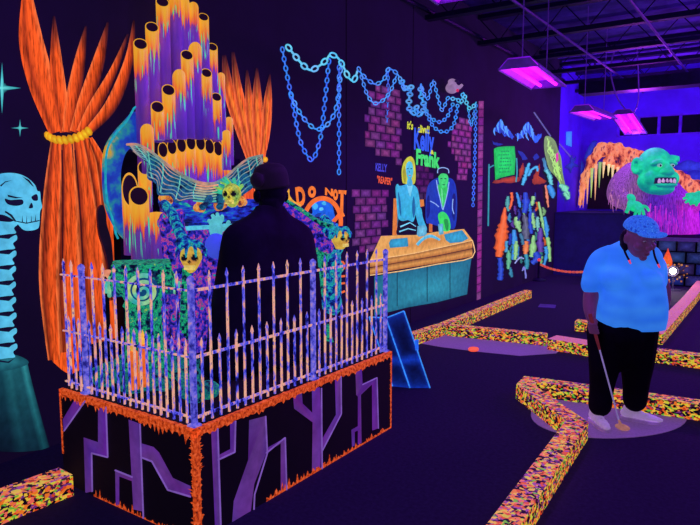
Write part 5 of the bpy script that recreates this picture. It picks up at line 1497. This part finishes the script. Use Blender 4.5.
for pth in ([g(622, 234, -.08), g(622.5, 243, -.13), g(625, 252, -.16), g(629, 260, -.2)], [g(652.5, 244, -.04), g(653.5, 250, -.09), g(655, 257, -.14), g(658, 264, -.15)]):
    q = smooth3(pth, 5); h_ = MB().tube(q, .0075, DRK, 8).build('hair_lock', plain('black_hair_lock', (14, 9, 20), .6), wm, True)
    e_ = MB(); e_.tube([q[-1], q[-1]+V((.01, -.006, -.026))], [.0085, .006], (240, 70, 120), 8); e_.build('pink_tip', M['glow'], h_, True)
# shoes
def shoe(cx, py, y, ang):
    rot = Matrix.Rotation(ang, 3, 'Z'); c = g(cx, 424, y); c.z = .006
    s = MB()
    for (yy, w_, h_) in [(.07, .038, .05), (.03, .040, .055), (-.02, .042, .045), (-.07, .044, .036), (-.11, .040, .030), (-.14, .030, .024)]:
        s.ell(c+rot @ V((0, yy, .018+h_*.6)), (w_, .045, h_*.75), DRK, rot, 14, 8)
    s.ell(c+rot @ V((0, .055, .075)), (.04, .045, .045), DRK, rot, 14, 8)
    o = clothes('shoe', s, plain('grey_lilac_shoe', (190, 172, 200), .7, (150, 125, 170), .62), .0065, 3)
    b = MB(); pts = [(-.036, .09), (-.042, 0), (-.046, -.08), (-.034, -.14), (0, -.165), (.034, -.14), (.046, -.08), (.042, 0), (.036, .09), (0, .11)]
    q = SC_(pts, 3); a = [c+rot @ V((x, yy, .0)) for x, yy in q]; t_ = [p+V((0, 0, .02)) for p in a]; k = len(a)
    b.add(a+t_, [tuple(range(k)), tuple(range(k, 2*k))]+[(i, (i+1) % k, k+(i+1) % k, k+i) for i in range(k)], DRK)
    b.build('sole', plain('pale_sole', (190, 170, 200), .6, (110, 80, 130), .4), o)
    l = MB()
    for yy in (-.03, -.055, -.08): l.tube([c+rot @ V((-.024, yy, .062+yy*.12)), c+rot @ V((0, yy-.004, .070+yy*.14)), c+rot @ V((.024, yy, .062+yy*.12))], .005, (60, 40, 90), 5)
    l.build('laces', M['mural_dim'], o)
shoe(597.5, 420, -.02, math.radians(2)); shoe(636, 412, .06, math.radians(58))
# putter
pt = thing('golf_putter', 'thin golf putter held in the hand of the person, head resting on the mat', 'golf club', PW+Matrix.Rotation(YAW, 3, 'Z') @ V((GB.x, GB.y, 0)), 0)
R3 = Matrix.Rotation(YAW, 3, 'Z')
def wl_(p): return PW+R3 @ p
top = GT-ax*.03
MB().tube([wl_(GT+ax*.16), wl_(GB)], .0055, (150, 130, 200), 10).build('shaft', paint('pale_steel_shaft', .6, 20, .8, 1.1), pt, True)
MB().tube([wl_(top), wl_(GT+ax*.08), wl_(GT+ax*.17), wl_(GT+ax*.24)], [.013, .0125, .011, .008], (120, 40, 60), 12).build('grip', paint('dark_red_grip', .5, 30, .7, 1.1), pt, True)
gh = wl_(GB); m = MB()
dirp = (RT*.75-FH*.65).normalized(); rp = V((1, 0, 0)).rotation_difference(dirp).to_matrix()
gz = .020
m.ell(V((gh.x, gh.y, gz+.012))+dirp*.012, (.055, .02, .024), (0, 0, 0), rp, 16, 10); m.tube([V((gh.x, gh.y, gz+.02)), wl_(GB-ax*.06)], [.012, .008], (0, 0, 0), 10)
remesh(m, 'club_head', .005, paint('tan_putter_head', .6, 30, .7, 1.1), pt, 2, lambda p, n_: (200, 130, 120))
# ============================================================ far stage with the ogre and the cave
YS = 13.0
stg = thing('stone_stage', 'low stage faced with blue painted stone blocks, under the ogre', 'stage', (-1.5, YS, 0))
zs0 = Y(672, 241, YS).z; xs0 = Y(648, 260, YS).x; xs1 = xs0+2.6
m = MB(); m.box(((xs0+xs1)/2, YS+.05+(BY-YS-.05)/2, zs0/2), (xs1-xs0, BY-YS-.06, zs0), DRK); m.build('stage_body', M['dark'], stg)
m = MB(); r = 0; z = .01
while z < zs0-.02:
    x = xs0-(.16 if r % 2 else 0)
    while x < xs1:
        a, b = max(x, xs0), min(x+.31, xs1)
        if b-a > .05:
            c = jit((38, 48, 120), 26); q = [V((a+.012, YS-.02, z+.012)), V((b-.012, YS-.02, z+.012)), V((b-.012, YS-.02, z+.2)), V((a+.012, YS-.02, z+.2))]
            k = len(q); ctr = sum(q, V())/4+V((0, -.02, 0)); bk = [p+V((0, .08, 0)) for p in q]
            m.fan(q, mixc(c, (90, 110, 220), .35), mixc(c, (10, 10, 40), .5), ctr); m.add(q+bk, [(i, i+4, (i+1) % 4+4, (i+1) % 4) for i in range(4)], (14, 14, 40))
        x += .32
    z += .21; r += 1
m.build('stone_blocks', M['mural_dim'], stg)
m = MB(); m.box(((xs0+xs1)/2, YS+.02, zs0+.03), (xs1-xs0+.04, .16, .06), (70, 40, 130)); m.build('ledge', M['mural_dim'], stg)
# dark stage under the cave
xa, xb2 = WX+.02, Y(626, 230, 13.42).x
dz = Y(600, 215, 13.4).z
ds = thing('dark_stage', 'plain dark stage block below the glowing orange cave', 'stage', ((xa+xb2)/2, 13.9, 0))
MB().box(((xa+xb2)/2, (13.42+BY)/2, dz/2), (xb2-xa, BY-13.44, dz), DRK).build('stage_body', plain('navy_stage_paint', (24, 20, 70), .8, (22, 10, 92), .45), ds)
MB().box(((xa+xb2)/2, (13.4+BY)/2, dz+.02), (xb2-xa+.02, BY-13.44, .04), DRK).build('stage_top', plain('dark_stage_top', (20, 16, 60), .8, (16, 8, 70), .5), ds)
# orange cave relief
YC = 15.0
cv = thing('cave_arch', 'orange cave arch with dripping rock painted round a dark opening, behind the ogre', 'cave', Y(610, 214, YC))
zd_ = dz+.04
def CV(px, py, y=YC): return Y(px, py, y)
inner = [(587, 209), (590, 190), (597, 170), (606, 158), (618, 158), (632, 166), (648, 176), (664, 190), (668, 209)]
m = MB(); m.poly([CV(x, y, BY-.06) for x, y in inner], (14, 8, 34)); m.build('cave_opening', M['dark'], cv)
def rockband(path, rads, cols, label_, parent, seed, dens=7):
    random.seed(seed); m = MB(); q = catmull([(x, y, r) for (x, y), r in zip(path, rads)], dens)
    for x, y, r in q:
        for k in range(3):
            a = random.uniform(0, 6.28); c = CV(x+random.uniform(-.6, .6)*r, y+random.uniform(-.6, .6)*r, YC+.1); s = r/pxm(c)
            if c.z-s*.8 < zd_+.01 or c.x-s*.75 < WX+.03: continue
            m.ell(c, (s*random.uniform(.4, .7), .10, s*random.uniform(.4, .75)), DRK, Matrix.Rotation(random.uniform(-.5, .5), 3, 'Y'), 10, 7)
    return remesh(m, label_, .03, cols, parent, 1)
orange_rock = mottle('orange_rock_paint', [(.36, (60, 16, 60)), (.43, (190, 80, 60)), (.5, (250, 140, 90)), (.58, (255, 165, 110)), (.64, (150, 55, 80)), (.7, (250, 150, 95))], 7, .78, (1, 1, .5), detail=5, bump=.5)
rockband([(577, 210), (580, 196), (584, 180), (590, 166), (598, 153), (606, 147)], [3, 3.5, 4.5, 5, 6, 6], orange_rock, 'arch_side', cv, 5)
rockband([(604, 150), (614, 150), (626, 154), (638, 158), (650, 162), (660, 168), (672, 178), (684, 184), (696, 192), (708, 198)], [7, 7, 7, 7, 6, 6, 8, 9, 9, 9], orange_rock, 'arch_top', cv, 6)
rockband([(608, 160), (618, 164), (630, 168), (644, 172)], [6, 6, 5, 4], orange_rock, 'arch_inner', cv, 8)
for i, (x, y0, y1, c) in enumerate([(588, 172, 204, (250, 170, 110)), (592, 168, 198, (180, 210, 110)), (596, 164, 200, (250, 180, 130)), (600, 162, 188, (150, 190, 110)), (604, 162, 178, (255, 220, 150)), (609, 164, 176, (250, 240, 160)), (613, 165, 182, (240, 220, 150)), (618, 167, 180, (250, 200, 140)), (622, 170, 178, (240, 200, 150)), (584, 184, 208, (250, 150, 100)), (581, 192, 208, (255, 160, 110))]):
    MB().tube([CV(x, y0, 14.95), CV(x-.5, (y0+y1)/2, 14.95), CV(x-1, y1, 14.95)], [.035, .022, .004], c, 7).build('stalactite', M['mural'], cv, True)
def blobB(name, label, pl, group=None):
    m_ = MB()
    for i, (p, c) in enumerate(pl):
        q = SC_(p, 4); m_.fan([Y(x, y, BY-.012-.002*i) for x, y in q], mixc(c, (255, 255, 255), .05), mixc(c, (30, 10, 120), .45))
    return tag(m_.build(name, M['mural_dim']), label, 'painting', group)
blobB('mountain_picture', 'blue mountain range painted on the purple far wall behind the ogre', [([(672, 170), (680, 163), (688, 160), (696, 162), (706, 164), (706, 176), (690, 172)], (50, 70, 240)), ([(684, 176), (694, 170), (706, 174), (706, 182), (690, 184)], (40, 60, 225))], 'painted blue mountains')
blobB('plant_picture', 'small blue plants painted above the slope of the orange cave', [([(584, 160), (588, 148), (593, 141), (597, 142), (592, 152), (590, 162)], (50, 70, 230)), ([(574, 172), (580, 160), (584, 166), (580, 176)], (50, 70, 230))])
# ---- ogre
yo = 13.75
OP = Y(662, 239, yo); OP.z = zs0+.062
SO = pxm(Y(662, 200, yo))
ogr = thing('ogre_figure', 'huge green faced ogre in a shaggy purple robe on the stone stage', 'statue', OP, YAW); LOCAL.add(ogr.name)
zbase = OP.z
yref = Y(662, 239, yo)
DO = (OP-EYE).dot(FH)
def o_(px, py, y=0.0): return RINV @ (DD(px, py, DO+y)-OP)
rob = MB()
def cone_ring(cx, hw, py, dep): return [o_(cx+hw*math.cos(2*math.pi*k/28), py, 0)+V((0, dep*math.sin(2*math.pi*k/28), 0)) for k in range(28)]
secs = [(671, 27, 238, .42), (670, 28, 225, .42), (668, 29, 212, .42), (663, 33, 201, .42), (655, 27, 189, .40), (649, 23, 177, .36), (648, 19, 167, .32), (652, 13, 158, .25)]
vs = [p for s in secs for p in cone_ring(*s)]; vs = [V((p.x, p.y, max(.03, p.z))) for p in vs]
rob.add(vs, [(i*28+k, i*28+(k+1) % 28, (i+1)*28+(k+1) % 28, (i+1)*28+k) for i in range(len(secs)-1) for k in range(28)]+[tuple(range(27, -1, -1)), tuple((len(secs)-1)*28+k for k in range(28))], DRK)
tp(rob, [o_(633, 174, -.1), o_(622, 184, -.2), o_(618, 196, -.35), o_(627, 203, -.5)], [.24, .23, .2, .15])
tp(rob, [o_(686, 201, -.1), o_(696, 203, -.25), o_(702, 202, -.4)], [.16, .15, .14])
remesh(rob, 'robe', .035, paint('purple_fur', .75, 22, .35, 1.25, (3, 3, .35), p0=.34, p1=.64), ogr, 2,
       lambda p, nn: mixc(mixc((95, 40, 190), (215, 45, 225), max(0, min(1, (p.x+.35)/.7))*max(.3, min(1, 1.5-p.z))), (150, 88, 165), max(0, min(1, (-p.x-.4)/.25))))  # magenta light on the right and lower robe put into the colour
random.seed(12); fu = MB()
for i in range(110):
    t = random.random(); u = random.uniform(-1, 1)
    c = V(smooth3([o_(634, 170, -.1), o_(621, 184, -.2), o_(617, 200, -.35)], 10)[int(t*20)])+V((u*.2, -.22+.1*abs(u), random.uniform(-.08, .1)))
    d = V((random.uniform(-.05, .05), random.uniform(-.04, 0), -random.uniform(.14, .26)))
    fu.tube([c, c+d*.5+V((random.uniform(-.02, .02), 0, 0)), c+d], [.012, .010, .003], random.choice([(200, 120, 190), (170, 90, 190), (120, 60, 170), (225, 150, 190)]), 5)
fu.build('fur_strands', M['mural_dim'], ogr)
fu = MB()
for i in range(120):
    x = random.uniform(648, 697); y = random.uniform(202, 222); L = random.uniform(10, 22)
    k = (x-668)/32; yy = -.44*math.sqrt(max(.05, 1-min(1, abs(k))**2))-.03
    c = random.choice([(200, 40, 220), (230, 60, 230), (120, 40, 200), (160, 50, 220)])
    ya = max(-.6, yy); pts_ = [o_(x, y, ya), o_(x+random.uniform(-1, 1), y+L/2, ya-.01), o_(x, y+L, ya)]
    for p_ in pts_: p_.z = max(p_.z, .03)
    fu.tube(pts_, [.012, .012, .005], c, 5)
fu.build('robe_fringe', M['mural_dim'], ogr)
hd2 = o_(655, 172, -.45); hr2 = Matrix.Rotation(math.radians(8), 3, 'Z') @ Matrix.Rotation(math.radians(-4), 3, 'X')
def q_(x, y, z): return hd2+hr2 @ V((x, y, z))
m = MB()
m.ell(q_(0, .02, .10), (.31, .33, .36), DRK, hr2); m.ell(q_(0, -.06, -.18), (.36, .30, .25), DRK, hr2)
m.ell(q_(0, -.20, -.33), (.24, .17, .12), DRK, hr2)
for s in (-1, 1):
    m.ell(q_(s*.21, -.20, -.14), (.13, .12, .14), DRK, hr2)
    m.ell(q_(s*.14, -.27, .15), (.13, .08, .05), DRK, hr2 @ Matrix.Rotation(s*.3, 3, 'Y'))
    # ear ring
    for k in range(12):
        a = 2*math.pi*k/12; m.ell(q_(s*(.33+.03*math.cos(a)), .06+.075*math.cos(a), .12+.12*math.sin(a)), .048, DRK, nu=10, nv=6)
m.tube([q_(0, -.28, .12), q_(0, -.38, -.02)], [.06, .10], DRK, 12); m.ell(q_(0, -.39, -.03), (.12, .08, .075), DRK, hr2)
for s in (-1, 1): m.ell(q_(s*.09, -.35, -.04), (.06, .06, .05), DRK, hr2)
m.ell(q_(0, -.33, -.12), (.20, .07, .04), DRK, hr2); m.ell(q_(0, -.35, -.27), (.22, .07, .045), DRK, hr2)
m.tube([q_(.22, -.16, .22), q_(.33, -.24, .22)], [.09, .05], DRK, 10)
inv = hr2.inverted()
def ogc(p, nn):
    d = inv @ (p-hd2); c = mixc((36, 245, 160), (16, 190, 160), .5+.7*mn.noise(p*6))
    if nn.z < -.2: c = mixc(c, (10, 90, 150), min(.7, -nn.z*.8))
    if -.25 < d.z < -.14 and abs(d.x) < .21 and d.y < -.2: c = (40, 20, 80)
    return c
ogh = remesh(m, 'head', .018, paint('green_ogre_skin', .8, 10, .75, 1.1, base=.2), ogr, 2, ogc)
for i in range(5):
    x = -.15+i*.075
    MB().lathe([(.026, -.04), (.03, 0), (.012, .045)], q_(x, -.355, -.20), (235, 200, 235), 8).build('tooth', M['mural_dim'], ogh, True)
for s in (-1, 1):
    e_ = MB(); e_.ell(q_(s*.125, -.325, .085), (.05, .03, .035), (150, 220, 200), hr2, 12, 8); e_.ell(q_(s*.125, -.352, .08), (.018, .012, .02), (10, 20, 40), hr2, 10, 6); e_.build('eye', M['mural_dim'], ogh, True)
def ohand(wrist, tips, label_, thumb):
    m = MB(); w = wrist; cen = sum(tips, V())/len(tips); pc = w.lerp(cen, .45); m.ell(w, .10, DRK); m.ell(pc, (.13, .10, .10), DRK)
    for tpt in tips:
        q = smooth3([pc, pc.lerp(tpt, .6)+V((0, -.07, .05)), tpt], 4); m.tube(q, [.038-.014*i/(len(q)-1) for i in range(len(q))], DRK, 9)
    q = smooth3([w, w.lerp(thumb, .6)+V((0, -.06, .02)), thumb], 4); m.tube(q, [.05-.018*i/(len(q)-1) for i in range(len(q))], DRK, 9)
    return remesh(m, label_, .012, paint('green_hand_paint', .75, 12, .7, 1.1), ogr, 2, lambda p, nn: (30, 225, 150))
ohand(o_(630, 199, -.55), [o_(634, 217, -.75), o_(639, 218, -.75), o_(644, 216, -.72), o_(649, 211, -.7)], 'hand', o_(626, 213, -.7))
ohand(o_(699, 196, -.45), [o_(683, 199, -.7), o_(685, 203, -.7), o_(690, 205, -.7), o_(696, 206, -.68)], 'hand', o_(686, 195, -.66))
# torch on the stone stage
tc = Y(667, 272, YS-.12)
to = thing('wall_torch', 'orange flame torch on a wooden handle fixed to the stone stage front', 'torch', tc)
MB().tube([Y(667, 276, YS-.1), Y(667, 268, YS-.12)], [.03, .055], (150, 70, 50), 10).build('handle', M['mural_dim'], to)
fz = Y(667, 268, YS-.12); fh = 20/pxm(fz)
MB().lathe([(.03, 0), (.085, fh*.18), (.08, fh*.4), (.04, fh*.7), (.012, fh*.88), (.002, fh)], fz, [(255, 120, 40), (255, 100, 30), (255, 110, 40), (255, 90, 40), (250, 80, 40), (250, 80, 40)], 12).build('flame', M['glow'], to, True)
# bright white spotlight
sp = thing('spotlight', 'blazing white spotlight standing at the foot of the stone stage', 'lamp', F(673, 292)*1.0)
sc_ = Y(673, 271, YS-.7); sp.location = (sc_.x, sc_.y, 0); sp.matrix_basis = Matrix.Translation((sc_.x, sc_.y, 0))
hot = plain('white_hot_lens', (255, 245, 225), .4, (255, 236, 205), 9)
MB().ell(sc_, .055, DRK, None, 16, 10).build('lens', hot, sp, True)
rotl = (EYE-sc_).to_track_quat('Z', 'Y').to_matrix()
MB().lathe([(.05, -.22), (.085, -.18), (.095, -.02), (.085, -.02), (.07, -.05)], sc_, (40, 34, 60), 18, rotl).build('housing', M['beam'], sp)
m = MB(); m.tube([sc_+V((0, .08, -.08)), V((sc_.x, sc_.y+.08, .02))], .016, DRK, 8); m.lathe([(.14, 0), (.14, .015), (.03, .03)], (sc_.x, sc_.y+.08, 0), DRK, 16); m.build('stand', M['beam'], sp)
pl = bpy.data.lights.new('spot_glow', 'POINT'); pl.energy = 18; pl.color = (1, .82, .55); pl.shadow_soft_size = .06
po_ = bpy.data.objects.new('spot_glow', pl); COL.objects.link(po_); po_.location = sc_+V((0, -.12, .0))
# glittering garland around the spotlight
random.seed(5); m = MB()
for i in range(26):
    c = Y(673+random.uniform(-9, 16), 270+random.uniform(-6, 12), YS-.3); s = random.uniform(.012, .03)
    m.box(c, (s, s, s), random.choice([(250, 170, 90), (200, 120, 60), (230, 200, 140)]), Matrix.Rotation(random.uniform(0, 3), 3, 'Y'))
    m.tube([c, Y(674, 276, YS-.24)], .004, (70, 40, 40), 4)
m.tube([Y(674, 276, YS-.24), V((Y(674, 276, YS-.24).x, YS-.24, .01))], .008, (40, 30, 40), 6)
tag(m.build('glitter_spray', M['mural_dim']), 'small glittering gold spray behind the white spotlight', 'decoration')
# orange rope chain with its two posts
c1, c2 = Y(536, 263, 12.6), Y(612, 264, 12.6)
bp = Y(645, 262, 12.6)
pts = smooth3([Y(540.5, 264.5, 12.3), Y(550, 268.5, 12.3), Y(565, 271.5, 12.3), Y(580, 272, 12.3), Y(596, 270, 12.3), Y(609.5, 265.5, 12.3)], 8)
m = MB()
for i in range(len(pts)-1):
    a, b = pts[i], pts[i+1]; m.tube([a-(b-a)*.2, b+(b-a)*.2], .014 if i % 2 else .024, jit((215, 85, 70), 15), 6)
tag(m.build('rope_rail_chain', M['glow']), 'sagging orange plastic chain strung across the far floor', 'chain')
for px, lab in ((539, 'slim dark post holding the far end of the orange chain by the crowd painting'), (612, 'slim dark post holding the orange chain behind the person')):
    p = Y(px, 264, 12.3); m = MB(); m.tube([(p.x, p.y, .03), (p.x, p.y, p.z+.06)], .022, DRK, 10); m.lathe([(.14, .0), (.14, .02), (.03, .05)], (p.x, p.y, 0), DRK, 18)
    o = m.build('stanchion_post', M['beam']); tag(o, lab, 'post', 'posts of the orange chain')
    MB().ell((p.x, p.y, p.z+.08), .035, (245, 70, 80), None, 12, 8).build('finial', M['glow'], o, True)
w = bpy.data.worlds.new('world'); SC.world = w; w.use_nodes = True
w.node_tree.nodes['Background'].inputs[0].default_value = lin((60, 20, 160))
w.node_tree.nodes['Background'].inputs[1].default_value = .08
